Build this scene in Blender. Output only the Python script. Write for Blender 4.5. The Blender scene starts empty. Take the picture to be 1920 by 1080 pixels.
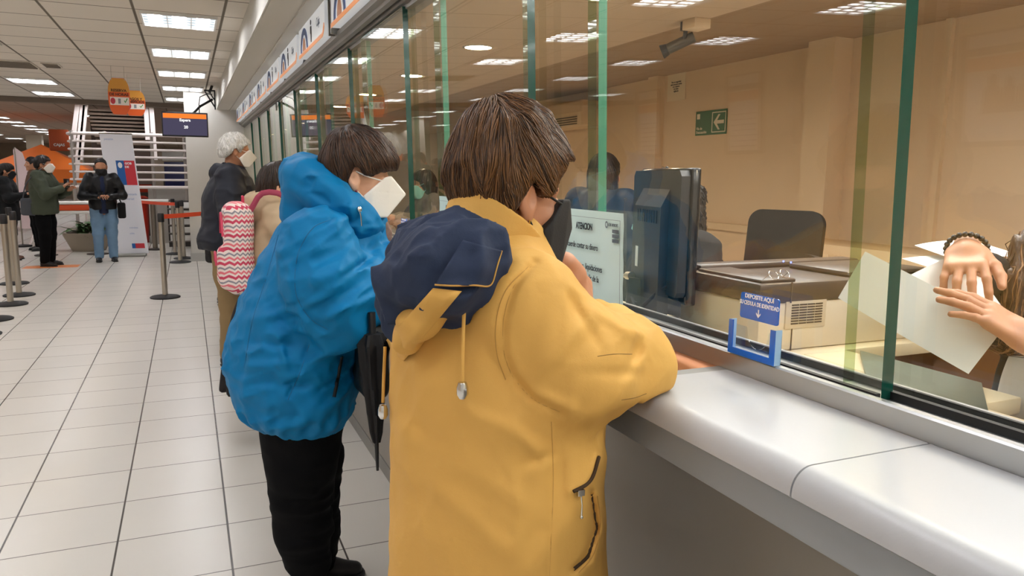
import bpy, bmesh, math, random
import numpy as np
from mathutils import Vector, Matrix, Euler
random.seed(7)
RNG = np.random.default_rng(11)
SC = bpy.context.scene
COL = SC.collection
PI = math.pi


# ------------------------------------------------------------------ materials
def lin(h):
    if isinstance(h, str):
        h = h.lstrip('#')
        c = [int(h[i:i + 2], 16) / 255 for i in (0, 2, 4)]
    else:
        c = [v / 255 for v in h]
    return tuple(v / 12.92 if v <= .04045 else ((v + .055) / 1.055) ** 2.4 for v in c) + (1.0,)


MATS = {}


def mat(name, color, rough=.5, metal=0., spec=.5, bump=0., bscale=80., var=0., vscale=6., emis=None, estr=1., coat=0., sheen=0., stretch=None, detail=4.):
    """A principled material; bump = fine noise relief, var = slight colour variation."""
    if name in MATS:
        return MATS[name]
    m = bpy.data.materials.new(name)
    m.use_nodes = True
    nt = m.node_tree
    b = nt.nodes['Principled BSDF']
    c = lin(color)
    b.inputs['Base Color'].default_value = c
    b.inputs['Roughness'].default_value = rough
    b.inputs['Metallic'].default_value = metal
    b.inputs['Specular IOR Level'].default_value = spec
    b.inputs['Coat Weight'].default_value = coat
    if sheen:
        b.inputs['Sheen Weight'].default_value = sheen
    if emis:
        b.inputs['Emission Color'].default_value = lin(emis)
        b.inputs['Emission Strength'].default_value = estr
    tc = None
    if bump or var:
        tc = nt.nodes.new('ShaderNodeTexCoord').outputs['Object']
        if stretch:
            mp = nt.nodes.new('ShaderNodeMapping')
            mp.inputs['Scale'].default_value = stretch
            nt.links.new(tc, mp.inputs['Vector'])
            tc = mp.outputs['Vector']
    if var:
        n = nt.nodes.new('ShaderNodeTexNoise')
        n.inputs['Scale'].default_value = vscale
        n.inputs['Detail'].default_value = 5
        nt.links.new(tc, n.inputs['Vector'])
        mx = nt.nodes.new('ShaderNodeMix')
        mx.data_type = 'RGBA'
        mx.inputs['A'].default_value = tuple(v * (1 - var) for v in c[:3]) + (1,)
        mx.inputs['B'].default_value = tuple(min(1, v * (1 + var)) for v in c[:3]) + (1,)
        nt.links.new(n.outputs['Fac'], mx.inputs['Factor'])
        nt.links.new(mx.outputs['Result'], b.inputs['Base Color'])
    if bump:
        n = nt.nodes.new('ShaderNodeTexNoise')
        n.inputs['Scale'].default_value = bscale
        n.inputs['Detail'].default_value = detail
        nt.links.new(tc, n.inputs['Vector'])
        bp = nt.nodes.new('ShaderNodeBump')
        bp.inputs['Strength'].default_value = min(1, bump)
        bp.inputs['Distance'].default_value = .004
        nt.links.new(n.outputs['Fac'], bp.inputs['Height'])
        nt.links.new(bp.outputs['Normal'], b.inputs['Normal'])
    MATS[name] = m
    return m


def emit(name, color, strength):
    if name in MATS:
        return MATS[name]
    m = bpy.data.materials.new(name)
    m.use_nodes = True
    nt = m.node_tree
    nt.nodes.clear()
    o = nt.nodes.new('ShaderNodeOutputMaterial')
    e = nt.nodes.new('ShaderNodeEmission')
    e.inputs['Color'].default_value = lin(color)
    e.inputs['Strength'].default_value = strength
    nt.links.new(e.outputs[0], o.inputs[0])
    MATS[name] = m
    return m


def mnode(nt, op, a, b=None, c=None, clamp=False):
    n = nt.nodes.new('ShaderNodeMath')
    n.operation = op
    n.use_clamp = clamp
    for i, v in enumerate((a, b, c)):
        if v is None:
            continue
        if isinstance(v, (int, float)):
            n.inputs[i].default_value = v
        else:
            nt.links.new(v, n.inputs[i])
    return n.outputs[0]


def glass(name, tint, f0=.04, gloss_rough=0.0, k=1.0):
    """Flat sheet glass: Fresnel mix of a mirror and a tinted see-through."""
    if name in MATS:
        return MATS[name]
    m = bpy.data.materials.new(name)
    m.use_nodes = True
    nt = m.node_tree
    nt.nodes.clear()
    o = nt.nodes.new('ShaderNodeOutputMaterial')
    g = nt.nodes.new('ShaderNodeNewGeometry')
    dot = nt.nodes.new('ShaderNodeVectorMath')
    dot.operation = 'DOT_PRODUCT'
    nt.links.new(g.outputs['Normal'], dot.inputs[0])
    nt.links.new(g.outputs['Incoming'], dot.inputs[1])
    c = mnode(nt, 'ABSOLUTE', dot.outputs['Value'])
    s = mnode(nt, 'POWER', mnode(nt, 'SUBTRACT', 1.0, c, clamp=True), 5.0)
    fr = mnode(nt, 'MULTIPLY', mnode(nt, 'MULTIPLY_ADD', s, 1 - f0, f0, clamp=True), k)
    t = nt.nodes.new('ShaderNodeBsdfTransparent')
    t.inputs['Color'].default_value = lin(tint)
    r = nt.nodes.new('ShaderNodeBsdfGlossy')
    r.inputs['Roughness'].default_value = gloss_rough
    r.inputs['Color'].default_value = (1, 1, 1, 1)
    mx = nt.nodes.new('ShaderNodeMixShader')
    nt.links.new(fr, mx.inputs[0])
    nt.links.new(t.outputs[0], mx.inputs[1])
    nt.links.new(r.outputs[0], mx.inputs[2])
    nt.links.new(mx.outputs[0], o.inputs[0])
    MATS[name] = m
    return m


# ------------------------------------------------------------------ objects
def tag(o, label=None, cat=None, group=None, kind=None):
    if label:
        o['label'] = label
    if cat:
        o['category'] = cat
    if group:
        o['group'] = group
    if kind:
        o['kind'] = kind
    return o


def thing(name, label, cat, loc=(0, 0, 0), rz=0., group=None):
    o = bpy.data.objects.new(name, None)
    o.empty_display_size = .1
    COL.objects.link(o)
    o.location = loc
    o.rotation_euler = (0, 0, rz)
    return tag(o, label, cat, group)


class MB:
    def __init__(self):
        self.bm = bmesh.new()

    def _mi(self, fs, mi):
        for f in fs:
            f.material_index = mi

    def box(self, lo, hi, bev=0., seg=2, mi=0, M=None):
        bm = self.bm
        r = bmesh.ops.create_cube(bm, size=1)
        vs = r['verts']
        lo, hi = Vector(lo), Vector(hi)
        for v in vs:
            v.co = Vector((lo[i] + (v.co[i] + .5) * (hi[i] - lo[i]) for i in range(3)))
        fs = {f for v in vs for f in v.link_faces}
        self._mi(fs, mi)
        if bev:
            es = list({e for v in vs for e in v.link_edges})
            r2 = bmesh.ops.bevel(bm, geom=es, offset=bev, segments=seg, profile=.5, affect='EDGES', clamp_overlap=True)
            self._mi(r2['faces'], mi)
            vs = list({v for f in r2['faces'] for v in f.verts} | {v for v in vs if v.is_valid})
        if M is not None:
            for v in vs:
                if v.is_valid:
                    v.co = M @ v.co
        return vs

    def prism(self, poly, depth, M, mi=0):
        """2-D outline in the local xy plane, extruded along local z by depth, put through M."""
        bm = self.bm
        a = [bm.verts.new(M @ Vector((p[0], p[1], 0))) for p in poly]
        b = [bm.verts.new(M @ Vector((p[0], p[1], depth))) for p in poly]
        n = len(poly)
        fs = [bm.faces.new(a[::-1]), bm.faces.new(b)]
        for i in range(n):
            j = (i + 1) % n
            fs.append(bm.faces.new((a[i], a[j], b[j], b[i])))
        self._mi(fs, mi)
        return a + b

    def tube(self, pts, r, n=10, mi=0, caps=True):
        bm = self.bm
        pts = [Vector(p) for p in pts]
        rs = r if isinstance(r, (list, tuple)) else [r] * len(pts)
        rings = []
        up = None
        for i, p in enumerate(pts):
            d = (pts[min(i + 1, len(pts) - 1)] - pts[max(i - 1, 0)]).normalized()
            if up is None:
                up = Vector((0, 0, 1)) if abs(d.z) < .9 else Vector((1, 0, 0))
            x = d.cross(up)
            x = x.normalized() if x.length > 1e-6 else d.orthogonal().normalized()
            y = x.cross(d)
            up = y
            rr = rs[i]
            rx, ry = rr if isinstance(rr, tuple) else (rr, rr)
            rings.append([bm.verts.new(p + x * math.cos(2 * PI * k / n) * rx + y * math.sin(2 * PI * k / n) * ry) for k in range(n)])
        fs = []
        for a, b in zip(rings, rings[1:]):
            for k in range(n):
                fs.append(bm.faces.new((a[k], a[(k + 1) % n], b[(k + 1) % n], b[k])))
        if caps:
            fs.append(bm.faces.new(rings[0][::-1]))
            fs.append(bm.faces.new(rings[-1]))
        self._mi(fs, mi)

    def lathe(self, prof, n=32, c=(0, 0, 0), mi=0, M=None):
        bm = self.bm
        c = Vector(c)
        T = (lambda v: M @ v) if M is not None else (lambda v: v + c)
        rings = []
        for r, z in prof:
            if r < 1e-6:
                rings.append([bm.verts.new(T(Vector((0, 0, z))))])
            else:
                rings.append([bm.verts.new(T(Vector((r * math.cos(2 * PI * k / n), r * math.sin(2 * PI * k / n), z)))) for k in range(n)])
        fs = []
        for a, b in zip(rings, rings[1:]):
            for k in range(n):
                q = [a[k % len(a)], a[(k + 1) % len(a)], b[(k + 1) % len(b)], b[k % len(b)]]
                u = []
                for v in q:
                    if v not in u:
                        u.append(v)
                if len(u) > 2:
                    fs.append(bm.faces.new(u))
        self._mi(fs, mi)

    def ball(self, c, r, n=16, mi=0):
        r = r if isinstance(r, (tuple, list)) else (r, r, r)
        c = Vector(c)
        q = bmesh.ops.create_uvsphere(self.bm, u_segments=n, v_segments=max(6, n // 2), radius=1)
        for v in q['verts']:
            v.co = Vector((v.co.x * r[0], v.co.y * r[1], v.co.z * r[2])) + c
        self._mi({f for v in q['verts'] for f in v.link_faces}, mi)

    def mesh(self, me, M, mi=0):
        b2 = bmesh.new()
        b2.from_mesh(me)
        vm = {}
        for v in b2.verts:
            vm[v] = self.bm.verts.new(M @ v.co)
        for f in b2.faces:
            try:
                g = self.bm.faces.new([vm[v] for v in f.verts])
                g.material_index = mi
            except ValueError:
                pass
        b2.free()

    def build(self, name, mats, parent=None, sharp=35, recalc=True):
        me = bpy.data.meshes.new(name)
        if recalc:
            bmesh.ops.recalc_face_normals(self.bm, faces=self.bm.faces)
        self.bm.to_mesh(me)
        self.bm.free()
        for m in (mats if isinstance(mats, (list, tuple)) else [mats]):
            me.materials.append(m)
        me.shade_smooth()
        me.set_sharp_from_angle(angle=math.radians(sharp))
        o = bpy.data.objects.new(name, me)
        COL.objects.link(o)
        if parent:
            o.parent = parent
        return o


def box(name, lo, hi, m, parent=None, bev=0., seg=2):
    b = MB()
    b.box(lo, hi, bev, seg)
    return b.build(name, m, parent)


def struct(o):
    o['kind'] = 'structure'
    return o


def dup(root, loc=None, rz=None, label=None, group=None):
    r = root.copy()
    COL.objects.link(r)
    if loc is not None:
        r.location = loc
    if rz is not None:
        r.rotation_euler = (0, 0, rz)
    if label:
        r['label'] = label
    if group:
        r['group'] = group
    for ch in list(root.children):
        c = ch.copy()
        COL.objects.link(c)
        c.parent = r
        for g in list(ch.children):
            d = g.copy()
            COL.objects.link(d)
            d.parent = c
    return r


def text_me(s, size=.1, align='CENTER', bold=0., sx=1., ext=.0004, spacing=1.0, valign='CENTER'):
    cu = bpy.data.curves.new('lettering', 'FONT')
    cu.body = s
    cu.size = size
    cu.align_x = align
    cu.align_y = valign
    cu.extrude = ext
    cu.offset = bold
    cu.resolution_u = 4
    cu.space_line = spacing
    o = bpy.data.objects.new('lettering', cu)
    COL.objects.link(o)
    dg = bpy.context.evaluated_depsgraph_get()
    me = bpy.data.meshes.new_from_object(o.evaluated_get(dg))
    bpy.data.objects.remove(o)
    bpy.data.curves.remove(cu)
    if sx != 1.:
        for v in me.vertices:
            v.co.x *= sx
    return me


def frame(o, x, y):
    """Matrix with local x -> world x-dir, local y -> y-dir, at o."""
    x, y = Vector(x).normalized(), Vector(y)
    z = x.cross(y).normalized()
    y = z.cross(x)
    M = Matrix((x, y, z)).transposed().to_4x4()
    M.translation = Vector(o)
    return M


def rrect(w, h, r, n=5):
    p = []
    for cx, cy, a0 in ((w / 2 - r, h / 2 - r, 0), (-w / 2 + r, h / 2 - r, 90), (-w / 2 + r, -h / 2 + r, 180), (w / 2 - r, -h / 2 + r, 270)):
        for i in range(n + 1):
            a = math.radians(a0 + 90 * i / n)
            p.append((cx + r * math.cos(a), cy + r * math.sin(a)))
    return p


# ------------------------------------------------------------------ implicit surfaces
def V3(*a):
    return np.array(a, dtype=np.float64)


def smin(a, b, k):
    h = np.clip(.5 + .5 * (b - a) / k, 0, 1)
    return b + (a - b) * h - k * h * (1 - h)


def smax(a, b, k):
    return -smin(-a, -b, k)


def seg_t(P, a, b):
    a, b = np.asarray(a, float), np.asarray(b, float)
    ab = b - a
    t = np.clip(((P - a) @ ab) / max(ab @ ab, 1e-12), 0, 1)
    return t, np.linalg.norm(P - a - t[:, None] * ab, axis=1)


def rcone(P, a, b, ra, rb):
    t, d = seg_t(P, a, b)
    return d - (ra + (rb - ra) * t)


def chain(P, pts, rs, k=.01):
    d = rcone(P, pts[0], pts[1], rs[0], rs[1])
    for i in range(1, len(pts) - 1):
        d = smin(d, rcone(P, pts[i], pts[i + 1], rs[i], rs[i + 1]), k)
    return d


def ellip(P, c, r, R=None):
    q = P - np.asarray(c, float)
    if R is not None:
        q = q @ R
    r = np.asarray(r, float)
    k0 = np.linalg.norm(q / r, axis=1)
    k1 = np.linalg.norm(q / r ** 2, axis=1) + 1e-9
    return k0 * (k0 - 1) / k1


def rbox(P, c, h, r, R=None):
    q = P - np.asarray(c, float)
    if R is not None:
        q = q @ R
    q = np.abs(q) - (np.asarray(h, float) - r)
    return np.linalg.norm(np.maximum(q, 0), axis=1) + np.minimum(q.max(axis=1), 0) - r


def rotm(ax, deg):
    """Columns = local axes; use as R in ellip / rbox."""
    return np.array(Matrix.Rotation(math.radians(deg), 3, ax))


def catmull(xs, ys, n=160):
    xs, ys = np.asarray(xs, float), np.asarray(ys, float)
    if ys.ndim == 1:
        ys = ys[:, None]
    m = np.zeros_like(ys)
    dx = np.diff(xs)[:, None]
    sl = np.diff(ys, axis=0) / dx
    m[1:-1] = (sl[:-1] + sl[1:]) / 2
    m[0], m[-1] = sl[0], sl[-1]
    X = np.linspace(xs[0], xs[-1], n)
    i = np.clip(np.searchsorted(xs, X) - 1, 0, len(xs) - 2)
    h = (xs[i + 1] - xs[i])[:, None]
    t = ((X - xs[i])[:, None]) / h
    Y = (2 * t ** 3 - 3 * t ** 2 + 1) * ys[i] + (t ** 3 - 2 * t ** 2 + t) * h * m[i] + (-2 * t ** 3 + 3 * t ** 2) * ys[i + 1] + (t ** 3 - t ** 2) * h * m[i + 1]
    return X, Y


class Loft:
    """Stack of elliptical sections along z: rows of (z, cx, cy, half-depth along heading, half-width across)."""

    def __init__(self, rows, head=0., rnd=.02, pw=2.0):
        rows = sorted(rows)
        z = [r[0] for r in rows]
        self.X, self.Y = catmull(z, [r[1:] for r in rows])
        self.z0, self.z1 = z[0], z[-1]
        self.c, self.s = math.cos(head), math.sin(head)
        self.rnd = rnd
        self.pw = pw

    def uv(self, P):
        z = P[:, 2]
        cx, cy, a, b = (np.interp(z, self.X, self.Y[:, i]) for i in range(4))
        dx, dy = P[:, 0] - cx, P[:, 1] - cy
        return dx * self.c + dy * self.s, -dx * self.s + dy * self.c, a, b

    def __call__(self, P):
        u, v, a, b = self.uv(P)
        if self.pw == 2.0:
            k0 = np.sqrt((u / a) ** 2 + (v / b) ** 2)
        else:
            k0 = (np.abs(u / a) ** self.pw + np.abs(v / b) ** self.pw) ** (1 / self.pw)
        k1 = np.sqrt((u / a ** 2) ** 2 + (v / b ** 2) ** 2) + 1e-9
        k2 = np.sqrt((u / a) ** 2 + (v / b) ** 2)
        d = (k0 - 1) * np.where(k2 > 1e-6, k2, 1) / k1
        d = np.maximum(d, -np.minimum(a, b))
        z = P[:, 2]
        return smax(smax(d, z - self.z1, self.rnd), self.z0 - z, self.rnd)


def _hash(i, j, k):
    n = (i * 73856093) ^ (j * 19349663) ^ (k * 83492791)
    n = (n ^ (n >> 13)) * 1274126177
    n = n & 0x7fffffff
    n = (n ^ (n >> 16)) & 0xffff
    return n / 32767.5 - 1


def vnoise(P):
    i = np.floor(P).astype(np.int64)
    f = P - i
    f = f * f * f * (f * (f * 6 - 15) + 10)
    o = 0
    for a in (0, 1):
        for b in (0, 1):
            for c in (0, 1):
                w = (f[:, 0] if a else 1 - f[:, 0]) * (f[:, 1] if b else 1 - f[:, 1]) * (f[:, 2] if c else 1 - f[:, 2])
                o = o + w * _hash(i[:, 0] + a, i[:, 1] + b, i[:, 2] + c)
    return o


def crease(P, k=2.4):
    """Thin ridges of a noise field: 1 on a crease line, 0 away from it."""
    return np.clip(1 - k * np.abs(vnoise(P)), 0, 1) ** 1.6


def fold(P, a, b, w, amp):
    """A soft crease or ridge along a-b (amp > 0 raises the surface); fades at its ends."""
    t, d = seg_t(P, a, b)
    return amp * np.exp(-(d / w) ** 2) * (.25 + .75 * np.sin(PI * np.clip(t, .02, .98)))


def snet(f, lo, hi, h, B=10, margin=1.35):
    """Surface-nets mesh of f = 0 on a grid of step h: (verts, quads). Only blocks near the surface are evaluated."""
    lo, hi = np.asarray(lo, float), np.asarray(hi, float)
    nb = np.maximum(1, np.ceil((hi - lo) / (h * B)).astype(int))
    n = nb * B + 1
    ctr = np.stack(np.meshgrid(*[lo[i] + (np.arange(nb[i]) + .5) * B * h for i in range(3)], indexing='ij'), -1).reshape(-1, 3)
    dc = f(ctr)
    rad = B * h * math.sqrt(3) / 2 * margin + .004
    big = 10 * h
    V = np.full(n, big, np.float32)
    bi = np.stack(np.meshgrid(*[np.arange(k) for k in nb], indexing='ij'), -1).reshape(-1, 3)
    for (x, y, z) in bi[dc < -rad] * B:
        V[x:x + B + 1, y:y + B + 1, z:z + B + 1] = -big
    act = bi[np.abs(dc) <= rad] * B
    g = np.stack(np.meshgrid(*[np.arange(B + 1)] * 3, indexing='ij'), -1).reshape(-1, 3)
    step = max(1, 300000 // len(g))
    for s in range(0, len(act), step):
        idx = (act[s:s + step, None, :] + g[None]).reshape(-1, 3)
        v = f(lo + idx * h)
        V[idx[:, 0], idx[:, 1], idx[:, 2]] = v
    V[V == 0] = 1e-7
    ins = V < 0
    c = [(a, b, d) for a in (0, 1) for b in (0, 1) for d in (0, 1)]
    sl = lambda a, m: slice(a, a + m - 1)
    cnt = np.zeros([m - 1 for m in n], np.int8)
    for a, b, d in c:
        cnt += ins[sl(a, n[0]), sl(b, n[1]), sl(d, n[2])]
    cell = np.argwhere((cnt > 0) & (cnt < 8))
    if not len(cell):
        return np.zeros((0, 3)), np.zeros((0, 4), int)
    ID = np.full([m - 1 for m in n], -1, np.int64)
    ID[cell[:, 0], cell[:, 1], cell[:, 2]] = np.arange(len(cell))
    cv = {o: V[cell[:, 0] + o[0], cell[:, 1] + o[1], cell[:, 2] + o[2]].astype(np.float64) for o in c}
    acc, num = np.zeros((len(cell), 3)), np.zeros(len(cell))
    for o in c:
        for ax in range(3):
            if o[ax]:
                continue
            q = list(o)
            q[ax] = 1
            q = tuple(q)
            a, b = cv[o], cv[q]
            m = (a < 0) != (b < 0)
            t = np.where(m, a / np.where(m, a - b, 1), 0)
            p = np.tile(np.array(o, float), (len(cell), 1))
            p[:, ax] += t
            acc[m] += p[m]
            num[m] += 1
    verts = lo + (cell + acc / num[:, None]) * h
    F = []
    for ax in range(3):
        u, w = (ax + 1) % 3, (ax + 2) % 3
        A = [slice(None)] * 3
        Bs = [slice(None)] * 3
        A[ax] = slice(0, n[ax] - 1)
        Bs[ax] = slice(1, n[ax])
        ch = np.argwhere(ins[tuple(A)] != ins[tuple(Bs)])
        ch = ch[(ch[:, u] > 0) & (ch[:, w] > 0) & (ch[:, u] < n[u] - 1) & (ch[:, w] < n[w] - 1)]
        q = []
        for du, dw in ((1, 1), (0, 1), (0, 0), (1, 0)):
            e = ch.copy()
            e[:, u] -= du
            e[:, w] -= dw
            q.append(ID[e[:, 0], e[:, 1], e[:, 2]])
        q = np.stack(q, 1)
        fl = ~ins[ch[:, 0], ch[:, 1], ch[:, 2]]
        q[fl] = q[fl][:, ::-1]
        F.append(q)
    F = np.concatenate(F)
    F = F[(F >= 0).all(1)]
    return verts, F


def np_mesh(name, verts, faces, mats, parent=None, smooth=True, tone=None, tris=None):
    me = bpy.data.meshes.new(name)
    me.vertices.add(len(verts))
    me.vertices.foreach_set('co', np.asarray(verts, np.float32).ravel())
    nq = len(faces)
    me.loops.add(nq * 4)
    me.loops.foreach_set('vertex_index', np.asarray(faces, np.int32).ravel())
    me.polygons.add(nq)
    me.polygons.foreach_set('loop_start', np.arange(nq, dtype=np.int32) * 4)
    try:
        me.polygons.foreach_set('loop_total', np.full(nq, 4, np.int32))
    except Exception:
        pass
    me.update(calc_edges=True)
    me.validate()
    if tone is not None:
        at = me.attributes.new('tone', 'FLOAT', 'POINT')
        at.data.foreach_set('value', np.asarray(tone, np.float32))
    for m in (mats if isinstance(mats, (list, tuple)) else [mats]):
        me.materials.append(m)
    if smooth:
        me.shade_smooth()
    o = bpy.data.objects.new(name, me)
    COL.objects.link(o)
    if parent:
        o.parent = parent
    return o


def join_nets(nets):
    vs, fs, k = [], [], 0
    for v, f in nets:
        vs.append(v)
        fs.append(f + k)
        k += len(v)
    return np.concatenate(vs), np.concatenate(fs)


def sculpt(name, f, lo, hi, h, m, parent=None):
    v, q = snet(f, lo, hi, h)
    return np_mesh(name, v, q, m, parent)


def grad(f, P, e=.0015):
    g = np.stack([f(P + np.eye(3)[i] * e) - f(P - np.eye(3)[i] * e) for i in range(3)], 1)
    return g / (np.linalg.norm(g, axis=1)[:, None] + 1e-9)


def strands(f, roots, comb, length, steps, rad, lift=(.0005, .003), wob=.25, seed=3, taper=.25, nside=4, stop=None):
    """Hair strands that run over the surface f = 0 along comb(P): (verts, quads, tone)."""
    rng = np.random.default_rng(seed)
    n = len(roots)
    P = roots.copy()
    off = rng.uniform(lift[0], lift[1], n)
    L = length * rng.uniform(.6, 1.15, n)
    st = (L / steps)[:, None]
    dev = rng.normal(0, wob, (n, 3))
    path = [P.copy()]
    nrm = []
    for i in range(steps):
        g = grad(f, P)
        d = comb(P) + dev * (.5 + .5 * i / steps)
        d -= (d * g).sum(1)[:, None] * g
        d /= np.linalg.norm(d, axis=1)[:, None] + 1e-9
        nrm.append(g)
        P = P + (d * st if stop is None else d * st * (stop(P) < 0)[:, None])
        dist = f(P)
        g2 = grad(f, P)
        P = P - g2 * (dist - off)[:, None]
        path.append(P.copy())
    nrm.append(nrm[-1])
    path, nrm = np.array(path), np.array(nrm)
    verts, faces = [], []
    m = steps + 1
    tn = rng.uniform(0, 1, n)
    T = np.gradient(path, axis=0)
    T /= np.linalg.norm(T, axis=2)[:, :, None] + 1e-9
    S = np.cross(T, nrm)
    S /= np.linalg.norm(S, axis=2)[:, :, None] + 1e-9
    N = np.cross(S, T)
    rr = rad * rng.uniform(.7, 1.3, n)
    prof = np.interp(np.linspace(0, 1, m), [0, .12, .7, 1], [.4, 1, 1, taper])
    for k in range(nside):
        a = 2 * PI * k / nside
        verts.append(path + (S * math.cos(a) * 1.6 + N * math.sin(a) * .7) * (rr[None, :, None] * prof[:, None, None]))
    verts = np.array(verts)  # side, step, strand, 3
    idx = np.arange(nside * m * n).reshape(nside, m, n)
    for k in range(nside):
        k2 = (k + 1) % nside
        faces.append(np.stack([idx[k, :-1], idx[k2, :-1], idx[k2, 1:], idx[k, 1:]], -1).reshape(-1, 4))
    return verts.reshape(-1, 3), np.concatenate(faces), np.tile(tn, nside * m)


def hair_mat(name, c0, c1, rough=.42):
    if name in MATS:
        return MATS[name]
    m = bpy.data.materials.new(name)
    m.use_nodes = True
    nt = m.node_tree
    b = nt.nodes['Principled BSDF']
    at = nt.nodes.new('ShaderNodeAttribute')
    at.attribute_name = 'tone'
    mx = nt.nodes.new('ShaderNodeMix')
    mx.data_type = 'RGBA'
    mx.inputs['A'].default_value = lin(c0)
    mx.inputs['B'].default_value = lin(c1)
    nt.links.new(at.outputs['Fac'], mx.inputs['Factor'])
    nt.links.new(mx.outputs['Result'], b.inputs['Base Color'])
    b.inputs['Roughness'].default_value = rough
    b.inputs['Specular IOR Level'].default_value = .45
    MATS[name] = m
    return m


def hair_object(f, lo, hi, h, comb, m, parent, n=900, length=.12, steps=9, rad=.0011, lift=(.0003, .003), wob=.25, seed=3, keep=None, base_tone=.3, taper=.25, stop=None):
    v, q = snet(f, lo, hi, h)
    rng = np.random.default_rng(seed)
    cand = v
    if keep is not None:
        cand = v[keep(v)]
    roots = cand[rng.integers(0, len(cand), n)] + rng.normal(0, .002, (n, 3))
    sv, sq, tn = strands(f, roots, comb, length, steps, rad, lift, wob, seed, taper, stop=stop)
    bt = np.clip(base_tone + .25 * vnoise(v * np.array([60., 60., 60.])), 0, 1)
    vv, qq = join_nets([(v, q), (sv, sq)])
    return np_mesh('hair', vv, qq, m, parent, tone=np.concatenate([bt, tn]))
# ------------------------------------------------------------------ camera (solved from the floor's and the ceiling's vanishing points)
F_PX, CX, CY, CAM_Z = 1415., 960., 540., 1.48


def cam_axes():
    Y = np.array([350. - CX, 322. - CY, F_PX])
    Y /= np.linalg.norm(Y)
    X = np.array([4320. - CX, 370. - CY, F_PX])
    X -= Y * (X @ Y)
    X /= np.linalg.norm(X)
    Z = -np.cross(Y, X)
    if Z[1] > 0:
        Z = -Z
    return np.array([X, Y, Z])


RC = cam_axes()
FWD = RC[:, 2]


def ray(px, py):
    return RC @ np.array([px - CX, py - CY, F_PX])


def PD(px, py, d):
    return np.array([0, 0, CAM_Z]) + RC @ np.array([(px - CX) / F_PX, (py - CY) / F_PX, 1.]) * d


def AT(px, py, **k):
    d = ray(px, py)
    (a, v), = k.items()
    i = 'xyz'.index(a)
    O = np.array([0, 0, CAM_Z])
    return O + (v - O[i]) / d[i] * d


def make_camera():
    cd = bpy.data.cameras.new('camera')
    cd.sensor_width = 36
    cd.lens = F_PX / 1920 * 36
    cd.clip_start = .02
    cd.clip_end = 200
    o = bpy.data.objects.new('camera', cd)
    COL.objects.link(o)
    r, u, b = RC[:, 0], -RC[:, 1], -RC[:, 2]
    M = Matrix(((r[0], u[0], b[0], 0), (r[1], u[1], b[1], 0), (r[2], u[2], b[2], CAM_Z), (0, 0, 0, 1)))
    o.matrix_world = M
    SC.camera = o


make_camera()
SC.view_settings.view_transform = 'Standard'
SC.view_settings.look = 'None'
SC.view_settings.gamma = 1
SC.view_settings.use_curve_mapping = False
SC.view_settings.exposure = 0.05
SC.cycles.max_bounces = 10
SC.cycles.transparent_max_bounces = 24
SC.cycles.glossy_bounces = 5
SC.cycles.diffuse_bounces = 5
SC.cycles.sample_clamp_indirect = 6
SC.cycles.caustics_reflective = False
SC.cycles.caustics_refractive = False
SC.cycles.use_denoising = True
w = bpy.data.worlds.new('world')
w.use_nodes = True
w.node_tree.nodes['Background'].inputs[0].default_value = (.9, .85, .8, 1)
w.node_tree.nodes['Background'].inputs[1].default_value = .12
SC.world = w


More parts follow.
